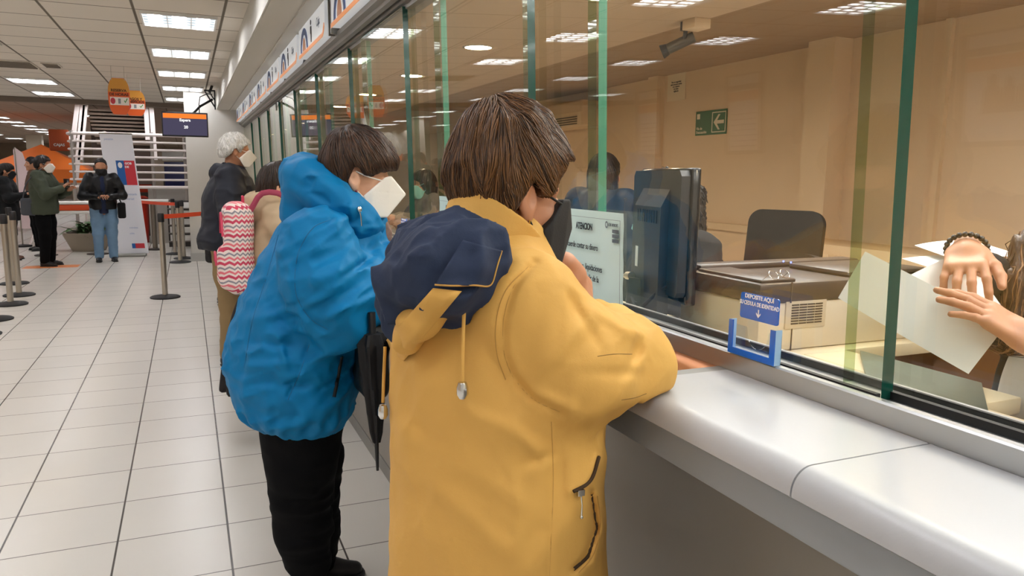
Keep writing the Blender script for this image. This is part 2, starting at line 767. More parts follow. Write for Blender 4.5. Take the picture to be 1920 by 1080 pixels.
# ------------------------------------------------------------------ gridded surfaces
def grid_mat(name, base, line, x0, px, wx, y0, py, wy, rough, var, spec=.5, line_y=None, bump=0., bscale=200.):
    m = bpy.data.materials.new(name)
    m.use_nodes = True
    nt = m.node_tree
    b = nt.nodes['Principled BSDF']
    b.inputs['Roughness'].default_value = rough
    b.inputs['Specular IOR Level'].default_value = spec
    tc = nt.nodes.new('ShaderNodeTexCoord')
    sp = nt.nodes.new('ShaderNodeSeparateXYZ')
    nt.links.new(tc.outputs['Object'], sp.inputs[0])

    def line_mask(c, o, p, w):
        t = mnode(nt, 'DIVIDE', mnode(nt, 'SUBTRACT', c, o), p)
        f = mnode(nt, 'FRACT', mnode(nt, 'ADD', t, .5))
        d = mnode(nt, 'MULTIPLY', mnode(nt, 'ABSOLUTE', mnode(nt, 'SUBTRACT', f, .5)), p)
        s = mnode(nt, 'SUBTRACT', 1.0, mnode(nt, 'DIVIDE', mnode(nt, 'SUBTRACT', d, w * .35), w * .3, clamp=True))
        return s, mnode(nt, 'FLOOR', t)
    lx, ix = line_mask(sp.outputs['X'], x0, px, wx)
    ly, iy = line_mask(sp.outputs['Y'], y0, py, wy)
    cm = nt.nodes.new('ShaderNodeCombineXYZ')
    nt.links.new(ix, cm.inputs[0])
    nt.links.new(iy, cm.inputs[1])
    wn = nt.nodes.new('ShaderNodeTexWhiteNoise')
    nt.links.new(cm.outputs[0], wn.inputs['Vector'])
    nz = nt.nodes.new('ShaderNodeTexNoise')
    nz.inputs['Scale'].default_value = 2.2
    nz.inputs['Detail'].default_value = 6
    nt.links.new(tc.outputs['Object'], nz.inputs['Vector'])
    f = mnode(nt, 'MULTIPLY_ADD', wn.outputs['Value'], .5, mnode(nt, 'MULTIPLY', nz.outputs['Fac'], .5))
    c = lin(base)
    mx = nt.nodes.new('ShaderNodeMix')
    mx.data_type = 'RGBA'
    mx.inputs['A'].default_value = tuple(v * (1 - var) for v in c[:3]) + (1,)
    mx.inputs['B'].default_value = tuple(v * (1 + var) for v in c[:3]) + (1,)
    nt.links.new(f, mx.inputs['Factor'])
    m1 = nt.nodes.new('ShaderNodeMix')
    m1.data_type = 'RGBA'
    nt.links.new(ly, m1.inputs['Factor'])
    nt.links.new(mx.outputs['Result'], m1.inputs['A'])
    m1.inputs['B'].default_value = lin(line_y or line)
    m2 = nt.nodes.new('ShaderNodeMix')
    m2.data_type = 'RGBA'
    nt.links.new(lx, m2.inputs['Factor'])
    nt.links.new(m1.outputs['Result'], m2.inputs['A'])
    m2.inputs['B'].default_value = lin(line)
    nt.links.new(m2.outputs['Result'], b.inputs['Base Color'])
    h = mnode(nt, 'SUBTRACT', 1.0, mnode(nt, 'MAXIMUM', lx, ly))
    bp = nt.nodes.new('ShaderNodeBump')
    bp.inputs['Strength'].default_value = .4
    bp.inputs['Distance'].default_value = .004
    nt.links.new(h, bp.inputs['Height'])
    if bump:
        n2 = nt.nodes.new('ShaderNodeTexNoise')
        n2.inputs['Scale'].default_value = bscale
        nt.links.new(tc.outputs['Object'], n2.inputs['Vector'])
        b2 = nt.nodes.new('ShaderNodeBump')
        b2.inputs['Strength'].default_value = bump
        b2.inputs['Distance'].default_value = .003
        nt.links.new(n2.outputs['Fac'], b2.inputs['Height'])
        nt.links.new(b2.outputs['Normal'], bp.inputs['Normal'])
    nt.links.new(bp.outputs['Normal'], b.inputs['Normal'])
    MATS[name] = m
    return m


M_FLOOR = grid_mat('floor tile', '#d9d5cc', '#4a4642', .09, .416, .0075, 3.253, .402, .006, .27, .05, spec=.5, line_y='#7c7770')
M_CEIL = grid_mat('ceiling tile', '#e0d8cd', '#6f675d', .3445, .683, .022, 7.135, .65, .020, .9, .03, spec=.2, line_y='#766d62', bump=.3, bscale=120)
M_CEIL_T = grid_mat('teller ceiling tile', '#d6c2a6', '#8b7a63', .2, .61, .02, .1, .61, .016, .9, .03, spec=.2)
M_WHITE = mat('white paint', '#d9d7d0', .6, bump=.08, bscale=60)
M_WALLG = mat('pale grey wall paint', '#cfcdc6', .7, bump=.1, bscale=90, var=.03)
M_BEIGE = mat('beige wall paint', '#ead2b4', .75, bump=.1, bscale=70, var=.04, vscale=2)
M_BEIGE_L = mat('pale beige paint', '#ead2b2', .7, bump=.08, bscale=70)
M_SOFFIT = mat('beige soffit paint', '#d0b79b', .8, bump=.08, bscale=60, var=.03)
M_ALU = mat('brushed aluminium', '#b9bbbb', .34, metal=.85, bump=.05, bscale=400, stretch=(1, .02, 1))
M_ALU_D = mat('grey aluminium channel', '#8d8b86', .42, metal=.7, bump=.05, bscale=300, stretch=(1, .02, 1))
M_BLACK = mat('black plastic', '#17171a', .45)
M_RUBBER = mat('black rubber', '#0d0d0e', .6)
M_CHROME = mat('chrome', '#d8d8d6', .16, metal=1.)
M_STEEL = mat('satin steel', '#b9b2a6', .3, metal=1., bump=.03, bscale=300)

YN, YF = -3., 13.63


def slab(name, lo, hi, m, kind='structure', bev=0.):
    o = box(name, lo, hi, m, None, bev)
    o['kind'] = kind
    return o


slab('floor', (-9, YN, -.1), (6, 46, 0), M_FLOOR)
slab('ceiling_hall', (-9, YN, 2.79), (.51, 16.4, 2.9), M_CEIL)
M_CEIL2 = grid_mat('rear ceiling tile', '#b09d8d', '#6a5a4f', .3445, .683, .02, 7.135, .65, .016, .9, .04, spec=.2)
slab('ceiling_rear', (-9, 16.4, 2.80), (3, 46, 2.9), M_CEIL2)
slab('trim_1', (-9, 16.35, 2.70), (.0, 16.55, 2.81), mat('dark beam paint', '#7d6f63', .8))
slab('wall_end', (.008, YF, 0), (5.3, YF + .5, 2.9), M_WALLG)
slab('baseboard_end', (-.005, YF - .018, 0), (.84, YF, .14), mat('grey skirting', '#b8b8b3', .5))
slab('wall_far', (-9, 46, 0), (6, 46.2, 2.9), mat('far wall paint', '#b9a894', .8))
slab('wall_left', (-6.2, YN, 0), (-6.0, 12.5, 2.8), mat('hall wall paint', '#d8c7b0', .75, var=.03))
slab('wall_left_far', (-9.2, 12.5, 0), (-9.0, 46, 2.9), mat('hall wall paint', '#d8c7b0', .75))
slab('wall_behind', (-9, YN - .2, 0), (6, YN, 2.9), M_WALLG)
slab('wall_teller_back', (5.1, YN, 0), (5.3, YF, 2.75), M_BEIGE)
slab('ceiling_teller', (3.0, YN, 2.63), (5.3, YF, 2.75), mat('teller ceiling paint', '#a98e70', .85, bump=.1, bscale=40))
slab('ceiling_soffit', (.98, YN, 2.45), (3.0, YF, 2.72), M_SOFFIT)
slab('wall_pilaster', (4.9, 4.83, 0), (5.1, 5.12, 2.63), M_BEIGE_L)
slab('wall_pilaster_slim', (5.0, 7.52, 0), (5.1, 7.72, 2.63), M_BEIGE_L)
slab('trim_2', (5.06, 3.92, 0), (5.1, 3.97, 2.63), M_BEIGE_L)
slab('trim_3', (5.06, YN, .0), (5.1, YF, .12), M_BEIGE_L)
slab('trim_4', (5.05, 5.2, .95), (5.1, 7.5, 1.02), M_BEIGE_L)

# bulkhead over the counter: white fascia, flat underside, shadow gap above the sign row
b = MB()
b.box((.51, YN, 2.50), (.86, YF, 2.90))
b.box((.50, YN, 2.505), (.51, YF, 2.545))
b.box((.70, YN, 2.488), (.72, YF, 2.5))
o = b.build('ceiling_bulkhead', mat('bulkhead paint', '#c4c2ba', .6, bump=.06, bscale=50))
struct(o)
slab('wall_header', (.86, YN, 2.28), (.99, YF, 2.9), mat('header black', '#1b1a19', .6))


def y_profile(name, prof, y0, y1, m, kind='structure', parent=None, sharp=30):
    """Outline in (x, z), extruded along the counter from y0 to y1."""
    b = MB()
    b.prism([(p[0], p[1]) for p in prof], y1 - y0, Matrix(((1, 0, 0, 0), (0, 0, 1, y0), (0, 1, 0, 0), (0, 0, 0, 1))))
    o = b.build(name, m, parent, sharp)
    if kind:
        o['kind'] = kind
    return o


y_profile('trim_5', [(.845, 2.30), (.845, 2.272), (.868, 2.262), (.872, 2.246), (.893, 2.240), (.898, 2.252), (.905, 2.252), (.909, 2.228), (.924, 2.222), (.926, 2.205), (.995, 2.203), (.995, 2.30)], YN, YF, M_ALU_D)


# ------------------------------------------------------------------ luminaires
LOUVRE = mat('white louvre', '#e9e9e6', .4)
TUBE = emit('lamp tube light', '#fbfaff', 19.5)
GAP = emit('lamp reflector light', '#d6e8f0', .85)


def make_light():
    t = thing('ceiling_light', 'x', 'ceiling light')
    b = MB()
    for lo, hi in (((-.30, -.30, -.024), (-.285, .30, .0)), ((.285, -.30, -.024), (.30, .30, .0)), ((-.285, -.30, -.024), (.285, -.285, .0)), ((-.285, .285, -.024), (.285, .30, .0))):
        b.box(lo, hi)
    b.build('frame', LOUVRE, t)
    b = MB()
    for k in range(4):
        y = -.18 + .12 * k
        b.box((-.285, y - .002, -.022), (.285, y + .002, -.010))
    for x in (-.095, .095):
        b.box((x - .003, -.285, -.022), (x + .003, .285, -.010))
    b.build('louvre', LOUVRE, t)
    b = MB()
    for k in range(3):
        x = -.19 + .19 * k
        b.box((x - .055, -.285, -.009), (x + .055, .285, -.006), mi=0)
    b.box((-.285, -.285, -.0055), (.285, .285, -.002), mi=1)
    b.build('diffuser', [TUBE, GAP], t)
    return t


LIGHT0 = make_light()
first = [True]


def light_at(x, y, z, label, group):
    if first[0]:
        o = LIGHT0
        first[0] = False
        o.location = (x, y, z)
        o['label'], o['group'] = label, group
    else:
        o = dup(LIGHT0, (x, y, z), 0, label, group)
    return o


ROW_Y = [7.46 + 1.95 * k for k in range(-5, 5)]
ORD = ['nearest', 'second', 'third', 'fourth', 'fifth']
for i, y in enumerate(ROW_Y):
    if y > 7.4:
        n = int(round((y - 7.46) / 1.95))
        light_at(.003, y, 2.79, '%s square ceiling light in the row beside the counter bulkhead%s' % (ORD[n], ', cut by the end wall' if n == 4 else ''), 'ceiling lights along the bulkhead')
    else:
        light_at(.003, y, 2.79, 'square ceiling light of the bulkhead row, seen only mirrored in the teller glass', 'mirrored ceiling lights')
for i, y in enumerate(ROW_Y):
    if abs(y - 11.36) < .1:
        continue
    lab = 'square ceiling light of the middle row, seen only mirrored in the teller glass'
    g = 'mirrored ceiling lights'
    if y > 9:
        n = int(round((y - 9.41) / 1.95))
        lab = {0: 'ceiling light cut by the top left edge, before the air grille', 2: 'ceiling light just beyond the air grille, before the dark beam', 3: 'ceiling light beyond the grille, last one before the dark beam'}.get(n)
        g = 'ceiling lights of the middle row'
    light_at(-2.03, y, 2.79, lab, g)
for k in range(-5, 16):
    y = 7.46 + 1.95 * k
    if y < 17:
        light_at(-4.08, y, 2.79, 'square ceiling light of the far row, seen only mirrored in the teller glass', 'mirrored ceiling lights')
    else:
        light_at(-4.4, y, 2.80, 'small bright ceiling light in the long row receding over the orange tent', 'ceiling lights over the orange tent')
for x, y in [(p, q) for p in (1.3, 1.96, 2.62) for q in (-2.4, -1.1, .2, 1.5, 2.8)]:  # unseen panels added to brighten the teller room
    if x != 1.96 or y != 2.8 or True:
        light_at(x, y, 2.45, 'added square fill light above the tellers, out of the frame', 'added teller room fill lights')
for k in range(8):  # extra row added out of view to lighten the far hall
    light_at(-6.6, 14.5 + 3.9 * k, 2.79, 'added square fill light deep in the hall, hidden by the frame edge', 'added side hall fill lights')
for x in (-1.7, -.5):  # hidden pair put in to light the stair stringers
    light_at(x, 16.95, 2.80, 'added square fill light over the stair foot, hidden behind the dark beam', 'added stair foot fill lights')
for k in range(7):  # row added past the stair to lift the far wall
    light_at(-2.0, 21.1 + 3.9 * k, 2.80, 'added square ceiling light deep in the hall behind the white stair', 'added ceiling lights beyond the stair')

WARM = emit('warm lamp', '#ffe2bd', 170.)


def downlight(x, y, z, label):
    t = thing('downlight', label, 'ceiling light', (x, y, z), 0, 'round warm downlights')
    b = MB()
    b.lathe([(.105, -.006), (.12, -.004), (.122, 0), (.10, .0), (.105, -.006)], 28)
    b.build('rim', M_CHROME, t)
    b = MB()
    b.lathe([(0, -.003), (.10, -.003), (.10, .001), (0, .001)], 28)
    b.build('lamp', WARM, t)


for k, y in enumerate((-2, -.1, 1.85, 3.75, 5.62, 7.5, 9.5, 11.4)):
    downlight(2.1, y, 2.45, ['round downlight over the tellers, out of the frame'] * 3 and 'round warm downlight glowing in the teller ceiling' if k < 3 else
              {3: 'round warm downlight at the top edge of the glass', 4: 'round warm downlight above the brown haired head in yellow', 5: 'round warm downlight behind the dark glass edge', 6: 'small round warm downlight deep behind the glass', 7: 'farthest small warm downlight behind the glass'}[k])

# air grilles in the hall ceiling
M_VENT = mat('grille grey', '#8f867b', .6)


def vent(x, y, sx, sy, n, label):
    t = thing('ceiling_vent', label, 'air vent', (x, y, 2.79), 0, 'ceiling air grilles')
    b = MB()
    b.box((-sx / 2, -sy / 2, -.012), (sx / 2, sy / 2, .0), .003)
    b.build('frame', mat('vent white', '#c9c2b6', .5), t)
    b = MB()
    b.box((-sx / 2 + .02, -sy / 2 + .02, -.014), (sx / 2 - .02, sy / 2 - .02, -.012))
    b.build('backing', mat('vent dark', '#4d463e', .8), t)
    for k in range(n):
        b = MB()
        y0 = -sy / 2 + .03 + (sy - .06) * k / (n - 1)
        b.box((-sx / 2 + .02, y0 - .006, -.022), (sx / 2 - .02, y0 + .006, -.014))
        b.build('slat', M_VENT, t)


vent(-2.0, 11.4, .62, .62, 9, 'grey square air grille between ceiling lights')
vent(-1.50, 11.3, .20, .34, 4, 'small dark air grille beside the large grille')


# ------------------------------------------------------------------ security glazing: two tracks of thick sheets
M_GLASS = glass('teller glass', '#fbfdf9', .042)
M_GEDGE = mat('green glass edge', '#114539', .14, spec=.6, coat=.3)
M_GEDGE2 = mat('mid green glass edge', '#4d8f72', .25, spec=.4)  # same glass edge, light passing through it put into a paler colour
M_GEDGE3 = glass('pale green glass edge', '#b4c9a6', .06)  # far ends of that edge, tinted pale as if light showed through
G0, GS = .955, .030          # the glazing leans a little towards the hall


def pane(n, y0, y1, dx, near=1, z0=1.15, z1=2.215, t=.024):
    b = MB()
    bm = b.bm
    x0, x1 = G0 + dx, G0 + dx - GS * (z1 - z0)
    c = [bm.verts.new(p) for p in ((x0 - t / 2, y0, z0), (x0 - t / 2, y1, z0), (x1 - t / 2, y1, z1), (x1 - t / 2, y0, z1), (x0 + t / 2, y0, z0), (x0 + t / 2, y1, z0), (x1 + t / 2, y1, z1), (x1 + t / 2, y0, z1))]
    for q, mi in (((0, 1, 2, 3), 0), ((4, 7, 6, 5), 0), ((0, 3, 7, 4), near), ((1, 5, 6, 2), 3), ((0, 4, 5, 1), 1), ((3, 2, 6, 7), 1)):
        f = bm.faces.new([c[i] for i in q])
        f.material_index = mi
    o = b.build('window_%d' % n, [M_GLASS, M_GEDGE, M_GEDGE2, M_GEDGE3], None, 10)
    o['kind'] = 'structure'


FRONT = [(.79, 1.70), (2.06, 2.95), (3.40, 4.28), (4.65, 5.50), (5.92, 6.75), (7.16, 8.0), (8.38, 9.25), (9.62, 10.5), (10.85, 11.75), (12.1, 13.62)]
n = 1
pane(n, -1.6, .89, .030)
for i, (a, c) in enumerate(FRONT):
    n += 1
    pane(n, a, c, 0)
    if i + 1 < len(FRONT):
        n += 1
        pane(n, c, FRONT[i + 1][0] + .10, .030, 2)

# ------------------------------------------------------------------ service counter
M_TOP = mat('grey counter laminate', '#b3b4b6', .33, spec=.45, bump=.03, bscale=300, var=.02, vscale=3)
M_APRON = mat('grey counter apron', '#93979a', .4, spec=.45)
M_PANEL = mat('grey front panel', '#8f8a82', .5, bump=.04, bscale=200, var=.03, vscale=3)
ct = thing('service_counter', 'long grey service counter base below the teller glass', 'counter', (.84, 5, 0))
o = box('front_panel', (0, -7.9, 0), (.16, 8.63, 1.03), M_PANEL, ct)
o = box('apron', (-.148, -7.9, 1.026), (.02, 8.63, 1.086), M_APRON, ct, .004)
o = box('kick_strip', (-.006, -7.9, 0), (.0, 8.63, .07), mat('kick grey', '#8f8d88', .4, metal=.5), ct)
TOPP = [(.914, 1.126), (.704, 1.126)] + [(.704 - .032 * math.sin(a), 1.094 + .032 * math.cos(a)) for a in [PI / 2 * i / 8 for i in range(1, 9)]] + [(.672, 1.089), (.676, 1.086), (.914, 1.086)]
M_TRAYP = mat('tray plate grey', '#8f8f8c', .35, metal=.5)
secs = [(-2.9, -.64), (-.637, .680), (.683, 1.105), (1.455, 2.09), (2.093, 2.50), (2.85, 3.42), (3.423, 3.85), (4.2, 4.8), (4.803, 6.1), (6.103, 7.4), (7.403, 8.7), (8.703, 10.0), (10.003, 11.3), (11.303, 13.62)]
for i, (a, c) in enumerate(secs):
    o = y_profile('countertop', TOPP, a, c, M_TOP, None)
    lab = {1: 'grey countertop section nearest the camera, before the seam', 2: 'grey countertop section from the seam to the yellow coat sleeve', 3: 'grey countertop section hidden behind the yellow coat'}.get(i, 'grey countertop section farther along, behind the customers')
    tag(o, lab, 'countertop', 'grey countertop sections')
# the recess with the cash tray
M_COPPER = mat('copper tray', '#b5713f', .35, metal=.65, var=.08)
for i, (a, c) in enumerate(((1.105, 1.455), (2.50, 2.85), (3.85, 4.2))):
    t = thing('cash_tray', ['copper coloured cash tray by the elbow in yellow', 'cash tray in the counter before the blue jacket', 'cash tray in the counter beyond the blue jacket'][i], 'cash tray', (.79, (a + c) / 2, 1.126), 0, 'cash trays in the counter')
    h = (c - a) / 2
    b = MB()
    b.box((-.118, -h, -.04), (-.02, h, 0))
    b.box((-.02, -h, -.04), (.124, -h + .028, 0))
    b.box((-.02, h - .028, -.04), (.124, h, 0))
    b.build('surround', M_TRAYP, t)
    b = MB()
    k = 8
    pts = [(-.02 + .144 * j / k, -.001 - .030 * math.sin(PI * min(1, j / k * 1.15))) for j in range(k + 1)]
    b.prism([(x, z) for x, z in pts] + [(.124, -.04), (-.02, -.04)], 2 * (h - .028), Matrix(((1, 0, 0, 0), (0, 0, 1, -h + .028), (0, 1, 0, 0), (0, 0, 0, 1))))
    b.build('bowl', M_COPPER, t)
# sill with the two tracks
SILL = [(.915, 1.04), (.915, 1.158), (.918, 1.161), (.930, 1.161), (.932, 1.152), (1.002, 1.152), (1.004, 1.161), (1.022, 1.161), (1.024, 1.04)]
y_profile('trim_6', SILL, -2.9, YF, M_ALU)
y_profile('trim_7', [(.932, 1.15), (.932, 1.1635), (.9415, 1.1635), (.9415, 1.15)], .79, YF, M_RUBBER)
y_profile('trim_8', [(.962, 1.15), (.962, 1.1645), (.9725, 1.1645), (.9725, 1.15)], -2.9, .80, M_RUBBER)
y_profile('trim_9', [(.9975, 1.15), (.9975, 1.1645), (1.004, 1.1645), (1.004, 1.15)], -2.9, YF, M_RUBBER)

# ------------------------------------------------------------------ signs above the windows
M_SIGNW = mat('sign white', '#e7e9ea', .25, emis='#e7ecf2', estr=.32)  # faint glow added to whiten the sign faces
M_SIGNO = mat('sign orange', '#ef9550', .3, emis='#f09a55', estr=.25)  # same added glow in the orange band
M_SIGNB = mat('sign blue', '#3f63a8', .3)
M_SIGNP = mat('sign peach', '#e2a37e', .35)
M_INK = mat('dark ink', '#22252c', .5)
M_GINK = mat('grey ink', '#8890a0', .5)
CAJA = text_me('Caja', .075, bold=.001)
SIGN0 = None
SY = [(3.36, 4.54), (4.76, 5.88), (6.0, 7.12), (7.22, 8.35), (8.45, 9.55), (9.65, 10.8), (10.9, 12.1), (12.2, 13.5)]
SLAB = ['first counter sign over the glass, cut by the top edge', 'second counter sign over the glass, with blue arch and black figure', 'third counter sign over the glass from the near end', 'fourth counter sign over the glass from the near end', 'fifth counter sign over the glass from the near end', 'sixth counter sign over the glass from the near end', 'seventh counter sign over the glass, next to last', 'last counter sign over the glass by the end wall']


def make_sign(y0, y1, label):
    L = y1 - y0
    t = thing('counter_sign', label, 'sign', (.80, (y0 + y1) / 2, 2.41), 0, 'counter signs over the windows')
    # local x of the face runs from the far end to the near end as read from the hall
    M = frame((0, 0, 0), (0, -1, 0), (0, 0, 1))
    b = MB()
    pts = [(-L / 2, -.105), (L / 2 - .10, -.105)] + [(L / 2 - .10 + .10 * math.sin(a), -.005 - .10 * math.cos(a)) for a in [PI / 2 * i / 6 for i in range(1, 7)]] + [(L / 2, .10), (-L / 2, .10)]
    b.prism(pts, -.05, M)
    b.build('panel', M_SIGNW, t)
    b = MB()
    out = [(-L / 2, -.108), (L / 2 - .10, -.108)] + [(L / 2 - .10 + .10 * math.sin(a), -.008 - .10 * math.cos(a)) for a in [PI / 2 * i / 6 for i in range(1, 5)]]
    inn = [(x - (.012 if i > 2 else 0), y + .024) for i, (x, y) in enumerate(out)]
    b.prism(out + inn[::-1], .003, M)
    b.build('orange_band', M_SIGNO, t)
    b = MB()
    for sx in (-1,):
        c = -L / 2 + .26
        ar = [(c + .17 * math.cos(a), -.08 + .15 * math.sin(a)) for a in [PI * i / 16 for i in range(17)]]
        ai = [(c + .12 * math.cos(a), -.08 + .105 * math.sin(a)) for a in [PI * i / 16 for i in range(17)]]
        b.prism(ar + ai[::-1], .003, M, 0)
        b.prism([(c + .06 * math.cos(a), -.08 + .085 * math.sin(a)) for a in [PI * i / 12 for i in range(13)]], .003, M, 1)
    b.build('arch_emblem', [M_SIGNB, M_SIGNP], t)
    b = MB()
    fx = .02 * L
    b.prism([(fx + .016 * math.cos(a), .055 + .016 * math.sin(a)) for a in [2 * PI * i / 12 for i in range(12)]], .003, M)
    b.prism([(fx - .022, .03), (fx + .020, .03), (fx + .026, -.02), (fx + .012, -.07), (fx - .002, -.07), (fx - .006, -.02), (fx - .024, -.01)], .003, M)
    b.build('figure_symbol', M_INK, t)
    b = MB()
    b.mesh(CAJA, M @ Matrix.Translation((.28 * L, .01, .001)))
    b.build('lettering', M_GINK, t)
    return t


for i, (a, c) in enumerate(SY):
    make_sign(a, c, SLAB[i])
b = MB()
for i, y in enumerate((4.62, 4.69)):
    b.box((.81, y - .012, 2.285), (.85, y + .012, 2.5))
struct(b.build('trim_10', M_ALU_D))
# ------------------------------------------------------------------ things at the counter
M_BLUE = mat('blue acrylic', '#1464c8', .2, coat=.5)
M_BLUEL = mat('pale blue acrylic edge', '#a9cdf0', .15, coat=.5)
M_CLEAR = glass('clear acrylic', '#f4f8fb', .05)
M_PAPERG = mat('pale green paper', '#cfe6df', .55, bump=.05, bscale=12)
M_PAPER = mat('white paper', '#f6f4ef', .6)
T_DEP = [text_me('DEPOSITE AQUÍ', .0105, bold=.00018), text_me('SU CEDULA DE IDENTIDAD', .0105, bold=.00018, sx=.78)]


def holder(y, label):
    t = thing('document_holder', label, 'document holder', (.929, y, 1.161), 0, 'blue document holders on the sills')
    b = MB()
    w, h, th, d = .060, .062, .0115, .0145
    M = frame((-.001, 0, 0), (0, -1, 0), (0, 0, 1))
    u = [(-w, 0), (w, 0), (w, h), (w - th, h), (w - th, th), (-w + th, th), (-w + th, h), (-w, h)]
    b.prism(u, .002, Matrix.Translation((-d, 0, 0)) @ M, 0)
    u2 = [(-w, 0), (w, 0), (w, h), (w - .0025, h), (w - .0025, .0025), (-w + .0025, .0025), (-w + .0025, h), (-w, h)]
    b.prism(u2, -d + .0005, Matrix.Translation((-d, 0, 0)) @ M, 1)
    b.build('pocket_frame', [M_BLUE, M_BLUEL], t, 20)
    b = MB()
    c = [(-w, 0), (w, 0), (w, .052), (.03, .052)] + [(.028 * math.cos(a), .047 - .032 * math.sin(a)) for a in [PI * i / 12 for i in range(13)]] + [(-.03, .052), (-w, .052)]
    b.prism(c, .0015, M)
    b.build('clear_pocket', M_CLEAR, t)
    b = MB()
    b.prism([(x + .001, y + .0905) for x, y in rrect(.098, .047, .005)], .0025, M)
    b.build('sign_plate', M_BLUE, t, 20)
    b = MB()
    for k, me in enumerate(T_DEP):
        b.mesh(me, M @ Matrix.Translation((.001, .1085 - .0125 * k, .003)))
    b.prism([(.001 + p, .0905 - .0115 + q) for p, q in ((-.0012, .009), (.0012, .009), (.0012, -.001), (.0055, .003), (.0055, .0002), (0, -.006), (-.0055, .0002), (-.0055, .003), (-.0012, -.001))], .0008, M @ Matrix.Translation((0, 0, .0025)))
    b.build('lettering', mat('white print', '#f4f6f8', .4), t)
    return t


holder(1.045, 'blue document holder standing on the sill before the beige printer')
holder(3.46, 'small blue document holder by the glass past the blue jacket')

T_AT = [text_me('ATENCION', .0235, bold=.0006, sx=.72), text_me('Recuerde contar su dinero', .0225, 'LEFT', sx=.74), text_me('Exija  todas  sus  liquidaciones', .0225, 'LEFT', sx=.74), text_me('de pago, antes de salir de la', .0225, 'LEFT', sx=.74), text_me('sucursal.', .0225, 'LEFT', sx=.74), text_me('LOS HEROES', .010, 'LEFT', sx=.8)]
M_PINK_INK = mat('print ink', '#2d3236', .6)
M_GREY_INK = mat('grey print', '#5f6a70', .6)


def notice(y0, y1, label):
    """A4 sheet taped to the hall side of the leaning glass."""
    h = .232
    o = Vector((G0 - .0145 - GS * (.012 + h / 2), (y0 + y1) / 2, 1.164 + h / 2))
    t = thing('notice_sheet', label, 'notice', o, 0, 'pale green notices on the glass')
    M = frame((0, 0, 0), (0, -1, 0), (-GS, 0, 1))
    W = y1 - y0
    b = MB()
    n = 14
    bm = b.bm
    g = []
    for i in range(n + 1):
        row = []
        for j in range(9):
            u, v = -W / 2 + W * i / n, -h / 2 + h * j / 8
            z = -.0008 - .0035 * (1 - math.sin(PI * min(1, (i / n) * 1.1))) * (.4 + .6 * math.sin(j * .9) ** 2)
            row.append((bm.verts.new(M @ Vector((u, v, -z - .001))), bm.verts.new(M @ Vector((u, v, -z - .0014)))))
        g.append(row)
    for s in (0, 1):
        for i in range(n):
            for j in range(8):
                bm.faces.new([g[i][j][s], g[i + 1][j][s], g[i + 1][j + 1][s], g[i][j + 1][s]])
    b.build('sheet', M_PAPERG, t)
    Z = .0062
    b = MB()
    b.mesh(T_AT[0], M @ Matrix.Translation((-.02, .074, Z)))
    b.build('heading', M_PINK_INK, t)
    for k in range(4):
        b = MB()
        b.mesh(T_AT[1 + k], M @ Matrix.Translation((-W / 2 + .035, .024 if k == 0 else -.028 - .027 * (k - 1), Z)))
        b.build('printed_line', M_PINK_INK, t)
    for v in (.024, -.028):
        b = MB()
        b.prism([(-W / 2 + .022, v - .001), (-W / 2 + .029, v - .001), (-W / 2 + .029, v + .001), (-W / 2 + .022, v + .001)], .0004, M @ Matrix.Translation((0, 0, Z)))
        b.build('dash', M_PINK_INK, t)
    b = MB()
    lx = W / 2 - .075
    b.mesh(T_AT[5], M @ Matrix.Translation((lx + .012, .086, Z)))
    ro = [(lx + .004 + .0062 * math.cos(a), .086 + .0085 * math.sin(a)) for a in [2 * PI * i / 16 for i in range(17)]]
    ri = [(lx + .004 + .0034 * math.cos(a), .086 + .005 * math.sin(a)) for a in [2 * PI * i / 16 for i in range(17)]]
    b.prism(ro + ri[::-1], .0004, M @ Matrix.Translation((0, 0, Z)))
    for k in range(3):
        v = .072 - .0115 * k
        b.prism([(W / 2 - .044, v - .0042), (W / 2 - .014, v - .0042), (W / 2 - .014, v + .0042), (W / 2 - .044, v + .0042)], .0004, M @ Matrix.Translation((0, 0, Z)))
    b.build('printed_emblem', M_GREY_INK, t)
    b = MB()
    for (p, q, r, s) in ((-W / 2 + .008, h / 2 - .018, W / 2 - .008, h / 2 - .0172), (-W / 2 + .008, -h / 2 + .008, W / 2 - .008, -h / 2 + .0088), (W / 2 - .0088, -h / 2 + .008, W / 2 - .008, h / 2 - .018), (-W / 2 + .008, -h / 2 + .008, -W / 2 + .0088, h / 2 - .018)):
        b.prism([(p, q), (r, q), (r, s), (p, s)], .0003, M @ Matrix.Translation((0, 0, Z)))
    b.build('border_line', M_GREY_INK, t)
    return t


notice(1.520, 1.850, 'pale green ATENCION notice taped to the glass beside the black mask')
notice(2.62, 2.93, 'pale notice on the glass mostly hidden behind the brown haired head')

# ------------------------------------------------------------------ teller desk and equipment
M_DESK = mat('cream desk laminate', '#d9c7a4', .45)
dk = thing('teller_desk', 'long cream desk top behind the sill of the glass', 'desk', (1.03, 5, 0))
box('desk_top', (0, -7.9, 1.015), (.36, 8.5, 1.05), M_DESK, dk, .004)
box('desk_wing', (.36, -3.60, 1.015), (.88, -3.20, 1.05), M_DESK, dk, .004)
box('desk_wing', (.362, -4.05, 1.015), (.50, -3.60, 1.05), M_DESK, dk, .004)
for k in range(8):
    box('side_panel', (.03, -7.6 + 2.2 * k, 0), (.33, -7.57 + 2.2 * k, 1.015), M_DESK, dk)
box('modesty_panel', (.0, -7.9, .1), (.02, 8.5, 1.015), M_DESK, dk)
M_BROWNW = mat('brown wood veneer', '#8a5a34', .4, var=.15, vscale=4, stretch=(1, 6, 6))
o = box('writing_mat', (1.05, .95, 1.05), (1.20, 1.60, 1.053), mat('brown mat', '#9a6a45', .5), None, .002)
tag(o, 'brown mat lying on the desk before the printer', 'desk mat')

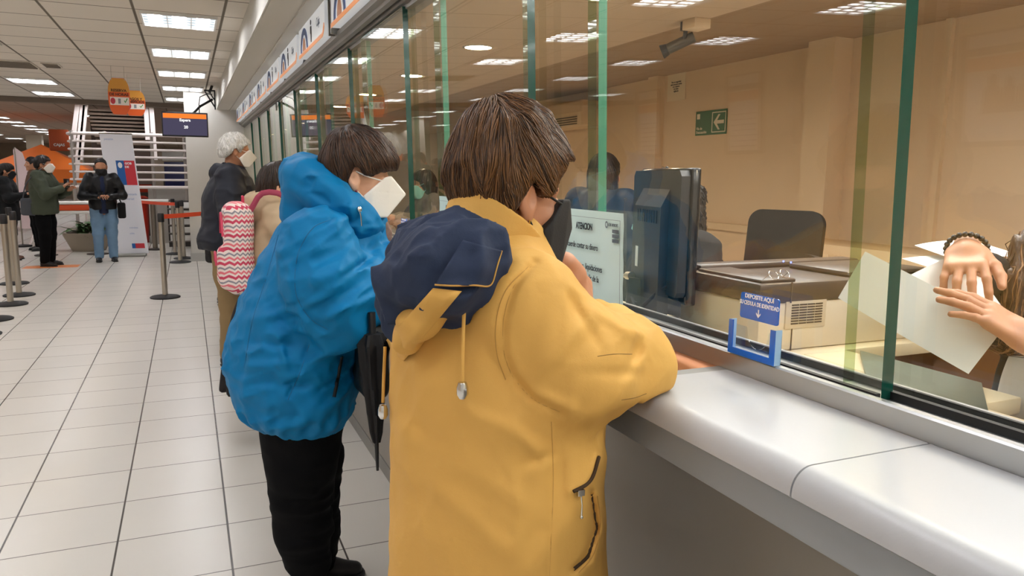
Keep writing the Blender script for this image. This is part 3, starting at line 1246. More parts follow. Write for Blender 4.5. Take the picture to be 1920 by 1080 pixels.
# monitor seen from behind
M_MON = mat('black monitor plastic', '#232427', .42, bump=.03, bscale=500)
M_MONG = mat('glossy black plastic', '#101114', .12)
far_, near_ = Vector((1.30, 1.995, 0)), Vector((1.228, 1.66, 0))
ang = math.atan2(near_.y - far_.y, near_.x - far_.x)          # along the panel, far edge to near edge
ctr_ = (far_ + near_) / 2
mt = thing('monitor', 'black monitor turned away, standing behind the glass by the notice', 'monitor', (ctr_.x, ctr_.y, 1.054), ang)
# local: x along the panel (far -> near), rear side is -y (towards the hall)
b = MB()
b.box((-.185, -.012, .085), (.185, .016, .452), .006, 3)
b.build('panel_case', M_MONG, mt)
b = MB()
b.prism([(-.165, .105), (.165, .105), (.178, .12), (.178, .43), (.165, .445), (-.165, .445), (-.178, .43), (-.178, .12)], .026, frame((0, -.011, 0), (1, 0, 0), (0, 0, 1)))
b.build('rear_cover', M_MON, mt)
b = MB()
b.prism([(-.030, -.005), (-.062, -.005), (-.062, .345), (-.052, .365), (-.034, .40), (-.030, .40)], .20, Matrix(((0, 0, 1, -.09), (1, 0, 0, 0), (0, 1, 0, 0), (0, 0, 0, 1))) @ Matrix.Translation((0, .10, 0)) if False else Matrix(((0, 0, 1, -.095), (1, 0, 0, 0), (0, 1, 0, .0), (0, 0, 0, 1))))
b.build('rear_bulge', M_MON, mt, 25)
b = MB()
b.box((-.165, .0162, .105), (.165, .0172, .435))
b.build('screen', mat('dark screen', '#0b0c10', .1), mt)
b = MB()
for k in range(9):
    b.box((-.07 + .018 * k, -.0635, .30), (-.064 + .018 * k, -.0615, .335))
b.build('vent_slots', M_RUBBER, mt)
b = MB()
b.tube([(-.045, -.060, .008), (-.045, -.060, .09), (-.045, -.056, .13)], [(.042, .022), (.036, .020), (.036, .018)], 18)
b.build('neck', M_MON, mt)
b = MB()
b.prism(rrect(.27, .20, .08, 8), .012, Matrix.Translation((.03, -.035, 0)))
b.prism(rrect(.20, .14, .06, 8), .008, Matrix.Translation((.0, -.045, .012)))
b.build('stand_base', M_MONG, mt, 25)
b = MB()
b.box((-.075, -.0634, .165), (-.055, -.0622, .225))
b.build('label_sticker', M_PAPER, mt)
b = MB()
b.tube([tuple(p) for p in ((-.035, -.085, .075), (.0, -.088, .055), (.03, -.086, .052), (.06, -.075, .075), (.10, -.05, .12), (.11, -.03, .13))], .0055, 10)
b.tube([(-.085, -.080, .06), (-.045, -.086, .062), (.0, -.080, .062)], .006, 10)
b.build('video_cable', M_BLACK, mt)
b = MB()
b.tube([(-.16, -.05, .12), (-.125, -.075, .128), (-.10, -.077, .132)], .007, 10)
b.tube([(-.10, -.077, .132), (-.07, -.075, .135)], .012, 12)
b.build('plug', M_STEEL, mt)

# printer
M_PRD = mat('dark brown grey printer cover', '#4a4038', .35, bump=.03, bscale=400)
M_PRL = mat('printer beige', '#d8cbb5', .5)
pr = thing('printer', 'large beige printer with dark top behind the blue document holder', 'printer', (1.585, 1.60, 1.05))
b = MB()
b.box((-.305, -.158, 0), (.305, .168, .125), .008)
b.build('body', M_PRL, pr)
b = MB()
b.box((-.312, -.165, .124), (.312, .172, .176), .010)
b.build('dark_cover', M_PRD, pr)
b = MB()
b.box((-.29, .10, .174), (.30, .165, .192), .006)
b.box((-.30, -.155, .174), (-.19, .10, .184), .005)
b.box((.0, -.14, .172), (.30, .08, .192), .014)
b.build('top_tray', M_PRD, pr)
p0, p1 = AT(1478, 545, y=1.435), AT(1549, 612, y=1.435)
gx0, gx1, gz1, gz0 = p0[0] - 1.585, p1[0] - 1.585, p0[2] - 1.05 - .012, p1[2] - 1.05
b = MB()
b.box((gx0, -.162, gz0), (gx1, -.156, gz1), .003)
b.build('grille_panel', mat('printer panel', '#cdbfa8', .5), pr)
b = MB()
for i in range(8):
    for j in range(4):
        x0, z0 = gx0 + .018 + (gx1 - gx0 - .03) / 4 * j, gz0 + .012 + .0068 * i
        b.box((x0, -.1635, z0), (x0 + (gx1 - gx0 - .03) / 4 - .003, -.1615, z0 + .0032))
b.build('grille', mat('grille slot dark', '#3d342c', .7), pr)
b = MB()
b.box((-.199, -.1605, .0), (-.197, -.157, .125))
b.box((-.215, -.167, .124), (-.212, -.1645, .177))
b.build('panel_seam', mat('seam dark', '#5c5044', .7), pr)
for x, y in ((1469, 490), (1483, 492)):
    b = MB()
    q_ = AT(x, y, z=1.243)
    b.ball((q_[0] - 1.585, min(.16, q_[1] - 1.60), .193), .0028, 10)
    b.build('status_light', emit('blue status light', '#6f7bff', 4.), pr)
# glasses lying on the printer
gl = thing('eyeglasses', 'pair of thin rimless glasses lying on the dark printer top', 'glasses', tuple(AT(1466, 523, z=1.236)), .25)
gl.scale = (.72, .72, .72)
gl.rotation_euler = (math.radians(-38), 0, .25)
for s in (-1, 1):
    b = MB()
    b.tube([(s * .033 + .024 * math.cos(a), .0, .018 * math.sin(a) + .018) for a in [2 * PI * i / 20 for i in range(21)]], .0011, 6)
    b.build('lens_rim', M_CHROME, gl)
    b = MB()
    b.tube([(s * .057, 0, .022), (s * .058, .05, .018), (s * .052, .11, .008)], .001, 6)
    b.build('temple', M_CHROME, gl)
b = MB()
b.tube([(-.009, 0, .022), (0, 0, .026), (.009, 0, .022)], .001, 6)
b.build('bridge', M_CHROME, gl)

# loose papers beyond the printer and the teller's sheets
def sheet(name, label, o, x, y, w, h, bend, m, cat='paper', group=None, seg=12, twist=0.):
    M = frame(o, x, y)
    b = MB()
    bm = b.bm
    g = []
    for i in range(seg + 1):
        row = []
        for j in range(seg + 1):
            u, v = i / seg - .5, j / seg - .5
            z = bend * (1 - (2 * u) ** 2) + twist * u * v
            row.append([bm.verts.new(M @ Vector((u * w, v * h, z + dz))) for dz in (0, .0006)])
        g.append(row)
    for s in (0, 1):
        for i in range(seg):
            for j in range(seg):
                bm.faces.new([g[i][j][s], g[i + 1][j][s], g[i + 1][j + 1][s], g[i][j + 1][s]])
    for i in range(seg):
        bm.faces.new([g[i][0][0], g[i + 1][0][0], g[i + 1][0][1], g[i][0][1]])
        bm.faces.new([g[i][seg][0], g[i + 1][seg][0], g[i + 1][seg][1], g[i][seg][1]])
        bm.faces.new([g[0][i][0], g[0][i + 1][0], g[0][i + 1][1], g[0][i][1]])
        bm.faces.new([g[seg][i][0], g[seg][i + 1][0], g[seg][i + 1][1], g[seg][i][1]])
    ob = b.build(name, m, None, 60)
    return tag(ob, label, cat, group)


sheet('paper_sheet', 'white sheet curling up behind the teller glass edge', (1.93, 1.34, 1.285), (1, -.35, -.05), (.35, 1, .12), .26, .20, .02, M_PAPER, group='loose white sheets behind the glass')
sheet('paper_sheet', 'second white sheet lying on the printed pile by the printer', (1.88, 1.33, 1.262), (1, -.25, 0), (.25, 1, .1), .28, .18, .01, M_PAPER, group='loose white sheets behind the glass')
# brown side cabinet behind the papers
cb = thing('side_cabinet', 'brown wooden cabinet under the papers of the right teller', 'cabinet', (2.05, 1.02, 1.05))
b = MB()
b.box((-.12, .18, -1.05), (.30, .60, .145), .006)
b.build('body', M_BROWNW, cb)
b = MB()
b.box((-.128, .19, .012), (-.12, .59, .065), .003)
b.build('drawer', mat('dark brown veneer', '#6d4528', .45), cb)
b = MB()
b.box((-.135, .34, .035), (-.128, .44, .045), .002)
b.build('drawer_handle', M_STEEL, cb)
# metal plate behind the right window
pt = MB()
pt.prism([(1.27, .835), (1.52, 1.03), (1.52, 1.345), (1.275, 1.10)], .010, Matrix.Translation((0, 0, 1.0505)))
o = pt.build('metal_plate', mat('dull green grey metal', '#7d8578', .38, metal=.75, var=.2, vscale=9), None, 20)
tag(o, 'dull green grey metal plate lying behind the right window', 'metal plate')

# cables along the desk and thin cord from the printer
b = MB()
b.tube([(1.15, 2.10, 1.056), (1.16, 2.08, 1.12), (1.19, 2.05, 1.17), (1.22, 2.02, 1.18)], .004, 8)
tag(b.build('cable', M_BLACK), 'thin black cable looping up to the monitor beside the notice', 'cable')

# ------------------------------------------------------------------ chairs
M_CHAIR = mat('black chair mesh', '#0f0d0c', .7, bump=.3, bscale=300)


def office_chair(x, y, rz, seat, top, w, label, rnd=.06):
    t = thing('office_chair', label, 'chair', (x, y, 0), rz)
    b = MB()
    b.prism(rrect(w, top - seat - .1, rnd, 8), .05, Matrix.Translation((-.24, 0, (top + seat + .1) / 2)) @ Matrix.Rotation(PI / 2, 4, 'X').inverted() @ Matrix.Identity(4) if False else frame((-.22, 0, (top + seat + .1) / 2), (0, 1, 0), (-.14, 0, 1)))
    b.build('backrest', M_CHAIR, t, 40)
    b = MB()
    b.box((-.22, -w / 2, seat - .06), (.24, w / 2, seat + .02), .03, 4)
    b.build('seat', M_CHAIR, t)
    b = MB()
    b.tube([(0, 0, .08), (0, 0, seat - .05)], .025, 14)
    b.build('gas_post', M_CHROME, t)
    b = MB()
    for k in range(5):
        a = 2 * PI * k / 5
        b.tube([(0, 0, .10), (.16 * math.cos(a), .16 * math.sin(a), .09), (.29 * math.cos(a), .29 * math.sin(a), .065)], [.024, .02, .014], 8)
    b.build('base', M_BLACK, t)
    for k in range(5):
        a = 2 * PI * k / 5
        b = MB()
        b.ball((.29 * math.cos(a), .29 * math.sin(a), .03), (.03, .02, .03), 12)
        b.build('caster', M_BLACK, t)
    b = MB()
    b.tube([(-.12, 0, seat - .04), (-.25, 0, seat - .02), (-.265, 0, seat + .12), (-.262, 0, seat + .25)], .018, 8)
    b.build('back_bracket', M_BLACK, t)
    for s in (-1, 1):
        b = MB()
        b.tube([(.02, s * w * .5, seat - .03), (.02, s * (w * .5 + .05), seat), (.02, s * (w * .5 + .05), seat + .2)], .014, 8)
        b.box((-.12, s * (w * .5 + .05) - .03, seat + .2), (.14, s * (w * .5 + .05) + .03, seat + .23), .01)
        b.build('armrest', M_BLACK, t)
    return t


office_chair(3.40, 3.76, math.radians(205), .66, 1.275, .50, 'empty black office chair before the beige back wall', .09)
office_chair(2.06, 2.34, math.radians(188), .66, 1.18, .46, 'black round backed office chair of the curly haired teller', .18)
office_chair(2.02, .80, math.radians(180), .62, 1.12, .48, 'black office chair of the right teller, nearly out of frame', .1)

# low cream cabinet at the back wall
lc = thing('filing_cabinet', 'low cream cabinet along the beige wall behind the empty chair', 'cabinet', (4.6, 3.6, 0))
box('body', (-.22, -.55, 0), (.22, 1.2, 1.0), M_BEIGE_L, lc, .006)
for k in range(3):
    box('door', (-.235, -.53 + .58 * k, .05), (-.221, .02 + .58 * k, .93), M_BEIGE_L, lc, .004)

# ------------------------------------------------------------------ on the teller room walls
M_GREEN = mat('evacuation green', '#1d6b43', .4)
ev = thing('evacuation_sign', 'green evacuation sign with white arrow on the beige wall', 'sign', (5.095, 6.635, 2.057))
M = frame((0, 0, 0), (0, -1, 0), (0, 0, 1))
b = MB()
b.prism([(-.257, -.126), (.257, -.126), (.257, .126), (-.257, .126)], .006, M)
b.build('plate', M_GREEN, ev)
b = MB()
for p in ([(.02, -.105), (.245, -.105), (.245, .105), (.02, .105)],):
    i = [(.03, -.095), (.235, -.095), (.235, .095), (.03, .095)]
    for k in range(4):
        q = (k + 1) % 4
        b.prism([p[k], p[q], i[q], i[k]], .002, M @ Matrix.Translation((0, 0, .006)))
ar = [(.05, 0), (.125, .078), (.155, .078), (.105, .018), (.215, .018), (.215, -.018), (.105, -.018), (.155, -.078), (.125, -.078)]
b.prism(ar[:5] + ar[5:], .002, M @ Matrix.Translation((0, 0, .006)))
b.build('arrow', mat('sign cream', '#f0ead8', .5), ev)
b = MB()
b.mesh(text_me('Vía de', .040, 'LEFT', bold=.001), M @ Matrix.Translation((-.24, -.055, .0075)))
b.mesh(text_me('Evacuación', .040, 'LEFT', bold=.001), M @ Matrix.Translation((-.24, -.095, .0075)))
b.build('lettering', MATS['sign cream'], ev)
b = MB()
b.prism([(-.235 + x, .07 + y) for x, y in ((0, -.025), (.05, -.025), (.05, .03), (0, .03))], .002, M @ Matrix.Translation((0, 0, .006)))
b.build('emblem', MATS['sign cream'], ev)
pn = thing('wall_sign', 'cream paper notice taped high on the beige wall', 'notice', (5.095, 7.285, 2.49))
b = MB()
b.prism([(-.17, -.155), (.17, -.155), (.17, .155), (-.17, .155)], .003, M)
b.build('sheet', mat('cream paper', '#f0e2cb', .6), pn)
b = MB()
for k, (s, z) in enumerate((('Para su seguridad', .05), ('esta sucursal cuenta', .025), ('con cámaras', 0), ('de video', -.025), ('vigilancia', -.05))):
    b.mesh(text_me(s, .026, bold=.0008), M @ Matrix.Translation((0, z, .0045)))
b.build('printed_text', M_INK, pn)
cc = thing('security_camera', 'dark security camera hanging under the soffit behind the glass', 'security camera', (2.94, 4.10, 2.45))
b = MB()
b.box((-.05, -.13, -.06), (.07, .0, 0), .005)
b.build('mount_box', M_BEIGE_L, cc)
b = MB()
b.tube([(0, .03, 0), (.0, .03, -.05)], .035, 14)
b.tube([(0, .03, -.05), (0, .04, -.10)], .014, 10)
b.build('bracket', M_BLACK, cc)
b = MB()
b.tube([(.06, .02, -.085), (-.06, .13, -.155)], .034, 18)
b.build('body', mat('camera grey', '#4b463f', .4), cc)
b = MB()
b.tube([(-.06, .13, -.155), (-.088, .155, -.171)], [.036, .046], 18)
b.build('lens_hood', M_BLACK, cc)
# air conditioner deeper in the teller room
acn = thing('air_conditioner', 'beige wall air conditioner mirrored deep behind the glass', 'air conditioner', (4.86, 9.6, 2.30))
b = MB()
b.box((-.13, -.75, -.17), (.235, .75, .17), .03, 3)
b.build('body', M_BEIGE_L, acn)
b = MB()
for k in range(4):
    b.box((-.138, -.65, -.14 + .03 * k), (-.13, .65, -.128 + .03 * k))
b.build('outlet_louvre', mat('vent dark', '#4d463e', .8), acn)

# ------------------------------------------------------------------ light boxes on the hall's left wall, mirrored in the glass
M_PFR = mat('poster frame', '#9a7a5a', .5)
M_PBG = mat('poster paper', '#ece4e2', .5)


def poster(y, z, w, h, label, people):
    t = thing('wall_poster', label, 'poster', (-6.0, y, z), 0, 'framed posters on the opposite wall')
    M = frame((0, 0, 0), (0, 1, 0), (0, 0, 1))
    b = MB()
    b.prism([(-w / 2, -h / 2), (w / 2, -h / 2), (w / 2, h / 2), (-w / 2, h / 2)], .03, M)
    b.build('frame', M_PFR, t)
    b = MB()
    b.prism([(-w / 2 + .09, -h / 2 + .06), (w / 2 - .09, -h / 2 + .06), (w / 2 - .09, h / 2 - .24), (-w / 2 + .09, h / 2 - .24)], .004, M @ Matrix.Translation((0, 0, .03)))
    b.prism([(-w / 2 + .09, h / 2 - .16), (w / 2 - .09, h / 2 - .16), (w / 2 - .09, h / 2 - .03), (-w / 2 + .09, h / 2 - .03)], .004, M @ Matrix.Translation((0, 0, .03)))
    b.build('sheet', M_PBG, t)
    b = MB()
    b.prism([(-w / 2 + .09, h / 2 - .40), (w / 2 - .09, h / 2 - .40), (w / 2 - .09, h / 2 - .26), (-w / 2 + .09, h / 2 - .26)], .002, M @ Matrix.Translation((0, 0, .034)))
    b.build('orange_band', mat('poster orange', '#e0946a', .5), t)
    b = MB()
    if people:
        for k, (x, s) in enumerate(((-.16, 1), (.02, .85), (.2, 1.1))):
            b.prism([(x + .05 * s * math.cos(a), -.02 + .1 * s + .06 * s * math.sin(a)) for a in [2 * PI * i / 14 for i in range(14)]], .002, M @ Matrix.Translation((0, 0, .034 + .0005 * k)))
            b.prism([(x - .1 * s, -.25), (x + .1 * s, -.25), (x + .085 * s, .0), (x + .04 * s, .04 * s), (x - .04 * s, .04 * s), (x - .085 * s, 0)], .002, M @ Matrix.Translation((0, 0, .034 + .0005 * k)))
    else:
        for k in range(7):
            b.prism([(-w / 2 + .13, -h / 2 + .12 + .08 * k), (w / 2 - .13 - .05 * (k % 2), -h / 2 + .12 + .08 * k), (w / 2 - .13 - .05 * (k % 2), -h / 2 + .135 + .08 * k), (-w / 2 + .13, -h / 2 + .135 + .08 * k)], .002, M @ Matrix.Translation((0, 0, .034)))
    b.build('picture' if people else 'text_lines', mat('poster grey', '#b08f80', .6), t)


poster(9.40, 2.03, .86, 1.2, 'orange banded poster on the opposite wall, mirrored beside the green evacuation sign', False)
poster(5.35, 2.03, 1.2, 1.2, 'poster of three people on the opposite wall, mirrored at the far right', True)
poster(12.0, 2.03, .80, 1.2, 'narrow poster on the opposite wall, mirrored left of the monitor', False)
# ------------------------------------------------------------------ stanchions with retractable belts
M_BELT = mat('orange red belt', '#e4502c', .6, bump=.1, bscale=300)


def stanchion(x, y, label, belt=None, group='belt barrier posts', m=None):
    t = thing('belt_stanchion', label, 'barrier post', (x, y, 0), 0, group)
    b = MB()
    b.lathe([(0, .0), (.165, 0), (.168, .012), (.15, .022), (.06, .036), (.0, .038)], 36)
    b.build('base', M_RUBBER, t)
    b = MB()
    b.lathe([(.0, .03), (.031, .03), (.031, .90), (0, .90)], 24)
    b.build('post', m or M_STEEL, t, 30)
    b = MB()
    b.lathe([(0, .895), (.034, .895), (.036, .905), (.036, .985), (.030, .998), (0, 1.0)], 24)
    b.build('head', M_BLACK, t)
    if belt:
        d = Vector((belt[0] - x, belt[1] - y, 0))
        n = d.normalized()
        s = Vector((-n.y, n.x, 0)) * .0015
        b = MB()
        bm = b.bm
        g = []
        for i in range(13):
            u = i / 12
            p = n * (.036 + (d.length - .072) * u)
            z = .955 - .012 * math.sin(PI * u)
            g.append([bm.verts.new(p + s + Vector((0, 0, z - .026))), bm.verts.new(p + s + Vector((0, 0, z + .026))), bm.verts.new(p - s + Vector((0, 0, z + .026))), bm.verts.new(p - s + Vector((0, 0, z - .026)))])
        for a, c in zip(g, g[1:]):
            for k in range(4):
                bm.faces.new((a[k], a[(k + 1) % 4], c[(k + 1) % 4], c[k]))
        bm.faces.new(g[0])
        bm.faces.new(g[-1][::-1])
        b.build('belt', M_BELT, t)
    return t


stanchion(-.303, 9.74, 'nearest belt post standing alone in the open aisle', (.80, 11.9))
stanchion(-.167, 13.52, 'belt post by the end wall with a belt to the banner', (-1.0, 15.4))
stanchion(-.11, 14.1, 'belt post just behind the one at the end wall')
stanchion(-.26, 14.9, 'belt post beyond the end wall, third in its cluster')
stanchion(-1.83, 8.8, 'front belt post at the left edge of the photo', (-2.6, 9.9))
stanchion(-1.86, 9.75, 'second belt post at the left edge, with orange belt', (-2.9, 10.9))
stanchion(-1.90, 10.45, 'third belt post at the left edge, before the dark coat')
stanchion(-2.14, 11.55, 'fourth and farthest belt post at the left edge')
stanchion(-1.78, 8.0, 'belt post base showing at the left edge, foremost of its row')

# ------------------------------------------------------------------ hanging television
tv = thing('television', 'wall mounted television with orange banner hanging by the end wall', 'television', (.012, 12.2, 2.16))
b = MB()
b.box((-.31, -.03, -.175), (.31, .03, .175), .008)
b.build('case', M_BLACK, tv)
b = MB()
b.box((-.295, -.032, -.155), (.295, -.0295, .155))
b.build('screen', emit('screen purple grey', '#57526a', .75), tv)
b = MB()
b.box((-.29, -.034, .085), (.29, -.031, .152))
b.build('screen_banner', emit('screen orange', '#ff8a38', .95), tv)
Mt = frame((0, -.034, 0), (1, 0, 0), (0, 0, 1))
b = MB()
b.mesh(text_me('Espera', .055, bold=.002), Mt @ Matrix.Translation((0, .06, .001)))
b.mesh(text_me('20', .055, bold=.002), Mt @ Matrix.Translation((.01, -.04, .001)))
b.build('lettering', emit('screen white', '#ffffff', 1.0), tv)
b = MB()
b.tube([(.0, .03, .02), (.0, .18, .05), (.22, .40, .30), (.40, .55, .42)], .018, 8)
b.box((-.06, .03, -.06), (.06, .05, .10))
b.build('mount_arm', M_BLACK, tv)
b = MB()
b.tube([(.20, .02, .17), (.20, .02, .30), (.22, .2, .42), (.33, .40, .49), (.40, .55, .50)], .007, 8)
b.build('cable', M_BLACK, tv)
tb = MB()
for q in ([(0, 0), (.16, 0), (.16, .02), (0, .02)], [(0, 0), (.02, 0), (.15, -.26), (.15, -.22)], [(.14, .02), (.16, .02), (.16, -.27), (.14, -.27)], [(.06, 0), (.075, 0), (.15, -.12), (.135, -.13)]):
    tb.prism(q, .05, frame((.30, 12.75, 2.70), (1, 0, 0), (0, 0, 1)))
tb.tube([(.375, 12.74, 2.68), (.40, 12.75, 2.74), (.42, 12.75, 2.79)], .02, 8)
o = tb.build('wall_bracket', M_BLACK)
tag(o, 'black triangular bracket under the bulkhead above the television', 'bracket')

# ------------------------------------------------------------------ hanging orange signs
M_HOR = mat('hanging sign orange', '#e2601f', .45)
M_HYE = mat('hanging sign amber', '#d99a3c', .45)
M_HWH = mat('hanging sign white', '#efe9e2', .5)


def hanging_sign(x, y, z, w, h, label, l1, l2):
    t = thing('hanging_sign', label, 'sign', (x, y, z), 0, 'orange hanging signs')
    M = frame((0, 0, 0), (1, .0, 0), (0, 0, 1))
    k = 24

    def oval(sx, z0, z1):
        p = []
        for i in range(k + 1):
            v = z0 + (z1 - z0) * i / k
            c = abs(v / (h / 2))
            p.append((w / 2 * sx * (1 - max(0, c - .0) ** 3.2 * .42), v))
        return [(a, c) for a, c in p] + [(-a, c) for a, c in p[::-1]]
    b = MB()
    b.prism(oval(1, -h / 2, h / 2), -.02, M)
    b.build('plate', M_HOR, t, 20)
    b = MB()
    b.prism(oval(.985, .12 * h, .49 * h), .002, M)
    b.build('amber_top', M_HYE, t, 20)
    b = MB()
    b.prism([(-.42 * w, -.24 * h), (.46 * w, -.24 * h), (.46 * w, -.02 * h), (-.42 * w, -.02 * h)], .003, M)
    b.build('icon_panel', M_HWH, t)
    b = MB()
    b.mesh(text_me(l1, .045, bold=.002), M @ Matrix.Translation((0, .16 * h, .003)))
    b.mesh(text_me(l2, .045, bold=.002), M @ Matrix.Translation((0, .05 * h, .003)))
    b.build('lettering', mat('sign brown ink', '#5a2a14', .6), t)
    M3 = M @ Matrix.Translation((0, 0, .003))
    for nm_, poly, mt_ in (('red_icon', [(-.29 * w + .028 * math.cos(a), -.13 * h + .04 * math.sin(a)) for a in [2 * PI * i / 14 for i in range(14)]], mat('icon red', '#c23a4a', .5)),
                           ('grey_icon', [(-.05 * w, -.2 * h), (.07 * w, -.2 * h), (.07 * w, -.06 * h), (-.05 * w, -.06 * h)], mat('icon grey', '#8b8f96', .5)),
                           ('tick_icon', [(.22 * w, -.12 * h), (.28 * w, -.18 * h), (.40 * w, -.06 * h), (.36 * w, -.04 * h), (.28 * w, -.14 * h), (.25 * w, -.10 * h)], mat('icon green', '#4a9a50', .5))):
        b = MB()
        b.prism(poly, .002, M3)
        b.build(nm_, mt_, t)
    for s in (-1, 1):
        b = MB()
        b.tube([(s * .3 * w, -.01, h / 2 - .03), (s * .3 * w, -.01, 2.79 - z)], .0025, 6)
        b.build('hanging_wire', M_STEEL, t)
    return t


hanging_sign(-.745, 11.0, 2.415, .245, .45, 'larger orange oval sign hanging in front, with white icon panel', 'RESERVA', 'DE HORAS')
hanging_sign(-.615, 11.9, 2.41, .26, .34, 'smaller orange oval sign hanging behind the larger one', 'PAGOS Y', 'BENEFICIOS')

# ------------------------------------------------------------------ roll-up banner
M_BANN = mat('banner white', '#f3f4fb', .5)
bn = thing('rollup_banner', 'tall white roll-up banner with blue and red flag emblem', 'banner', (-.985, 14.75, 0), math.radians(-4))
b = MB()
b.box((-.27, -.09, 0), (.27, .09, .055), .02, 3)
b.build('base', mat('banner base', '#a9a9a4', .35, metal=.5), bn)
M = frame((0, -.005, 0), (1, 0, 0), (0, .05, 1))


def sk(pts):
    return [(x - .085 * z + .06, z) for x, z in pts]


b = MB()
b.prism(sk([(-.25, .05), (.25, .05), (.25, 2.12), (-.25, 2.12)]), .004, M)
b.build('sheet', M_BANN, bn)
b = MB()
b.tube([(-.255 - .12, .10, 2.115), (.255 - .12, .10, 2.115)], .012, 8)
b.build('top_rail', M_STEEL, bn)
M_FB, M_FR = mat('flag blue', '#1f62ab', .5), mat('flag red', '#d2333f', .5)
b = MB()
T = M @ Matrix.Translation((0, 0, .0045))
b.prism(sk([(-.06, 1.24), (.065, 1.24), (.065, 1.66), (-.06, 1.66)]), .002, T, 0)
b.prism(sk([(.065, 1.24), (.23, 1.24), (.23, 1.66), (.065, 1.66)]), .002, T, 1)
b.build('flag_emblem', [M_FB, M_FR], bn)
b = MB()
b.prism(sk([(.0 + .035 * math.cos(a), 1.58 + .05 * math.sin(a)) for a in [2 * PI * i / 14 for i in range(14)]]), .003, T)
b.mesh(text_me('GOB', .05, 'LEFT', bold=.002), T @ Matrix.Translation((.0, 1.61, .003)))
b.mesh(text_me('DE', .05, 'LEFT', bold=.002), T @ Matrix.Translation((.0, 1.55, .003)))
b.build('emblem_detail', mat('white print', '#f4f6f8', .4), bn)
b = MB()
b.prism(sk([(.0, .14), (.055, .14), (.055, .225), (.0, .225)]), .002, T, 0)
b.prism(sk([(.055, .14), (.20, .14), (.20, .225), (.055, .225)]), .002, T, 1)
b.build('flag_stripe', [M_FB, M_FR], bn)
for s, x, z, sz in (('pensión', -.30, 2.02, .045), ('garantizada', -.06, 1.08, .05), ('universal', -.06, 1.00, .05), ('trámites', .02, .50, .04), ('chile', .02, .40, .04)):
    b = MB()
    b.mesh(text_me(s, sz, 'LEFT'), T @ Matrix.Translation((x, z, .002)))
    b.build('lettering', mat('pale blue print', '#9fb0d8', .5), bn)

# ------------------------------------------------------------------ high tables, plant, kiosk
M_TBW = mat('white table top', '#e8e6df', .4)
M_POLE = mat('table steel', '#8e8478', .35, metal=.8)


def high_table(x, y, w, d, z, label, band=True):
    t = thing('high_table', label, 'table', (x, y, 0), 0, 'high white writing tables')
    b = MB()
    b.box((-w / 2, -d / 2, z - .045), (w / 2, d / 2, z), .012)
    b.build('table_top', M_TBW, t)
    if band:
        b = MB()
        b.box((-w / 2 + .02, -d / 2 + .02, z - .15), (w / 2 - .02, d / 2 - .02, z - .05), .01)
        b.build('orange_band', mat('table orange', '#d8501f', .5), t)
        b = MB()
        b.box((-w / 2, -d / 2, z - .21), (w / 2, d / 2, z - .155), .012)
        b.build('lower_shelf', M_TBW, t)
    for s in ((-1, 1) if band else (0,)):
        b = MB()
        b.lathe([(0, .02), (.045, .02), (.045, z - .05), (0, z - .05)], 18, (s * (w / 2 - .10), 0, 0))
        b.build('leg', M_POLE, t)
        b = MB()
        b.lathe([(0, 0), (.18, 0), (.18, .015), (.05, .03), (0, .03)], 28, (s * (w / 2 - .10), 0, 0))
        b.build('base', mat('dark base', '#3a332e', .5), t)
    return t


high_table(-1.93, 15.3, 1.0, .45, .94, 'white high table with orange band between the two standing men')
high_table(-.62, 15.9, .55, .5, .95, 'white high table partly behind the roll-up banner', False)
M_LEAF = mat('dark green leaf', '#4a6b3c', .5, var=.3, vscale=8)
pl = thing('potted_plant', 'leafy green potted plant under the white high table', 'plant', (-1.75, 16.1, 0))
b = MB()
b.lathe([(0, 0), (.28, 0), (.42, .30), (.42, .34), (.36, .34), (.34, .28), (0, .28)], 28)
b.build('planter', mat('grey planter', '#a29686', .6), pl)
b = MB()
rr = random.Random(4)
for k in range(60):
    a = rr.uniform(0, 2 * PI)
    L = rr.uniform(.25, .55)
    p0 = Vector((rr.uniform(-.2, .2), rr.uniform(-.2, .2), rr.uniform(.3, .45)))
    d = Vector((math.cos(a), math.sin(a), rr.uniform(.1, 1.2))).normalized()
    s = d.cross(Vector((0, 0, 1))).normalized() * rr.uniform(.04, .075)
    pts = [p0 + d * L * u - Vector((0, 0, .22 * u * u * L * 2)) for u in (0, .35, .7, 1)]
    wv = (.25, 1, .7, .05)
    bm = b.bm
    row = [[bm.verts.new(p + s * q), bm.verts.new(p - Vector((0, 0, .012)) * q), bm.verts.new(p - s * q)] for p, q in zip(pts, wv)]
    for r0, r1 in zip(row, row[1:]):
        bm.faces.new((r0[0], r0[1], r1[1], r1[0]))
        bm.faces.new((r0[1], r0[2], r1[2], r1[1]))
b.build('foliage', M_LEAF, pl, 60, recalc=False)
ro = thing('red_bin', 'rounded red bin standing behind the roll-up banner', 'bin', (-.98, 17.62, 0))
b = MB()
b.lathe([(0, 0), (.19, 0), (.22, .8), (.20, .9), (0, .95)], 24)
b.build('body', mat('red plastic', '#c8321c', .4), ro)
b = MB()
b.lathe([(.20, .90), (.225, .90), (.225, .93), (.15, .97), (0, .98)], 24)
b.build('lid', mat('dark red plastic', '#8f2414', .4), ro)

# ------------------------------------------------------------------ white stair with slatted treads and curved railing
M_STW = mat('stair white', '#f3e8e3', .5)
M_TRD = mat('stair tread brown', '#8f7c6e', .7, var=.05)
st = thing('staircase', 'white staircase with brown treads rising behind the banner', 'staircase', (0, 0, 0))


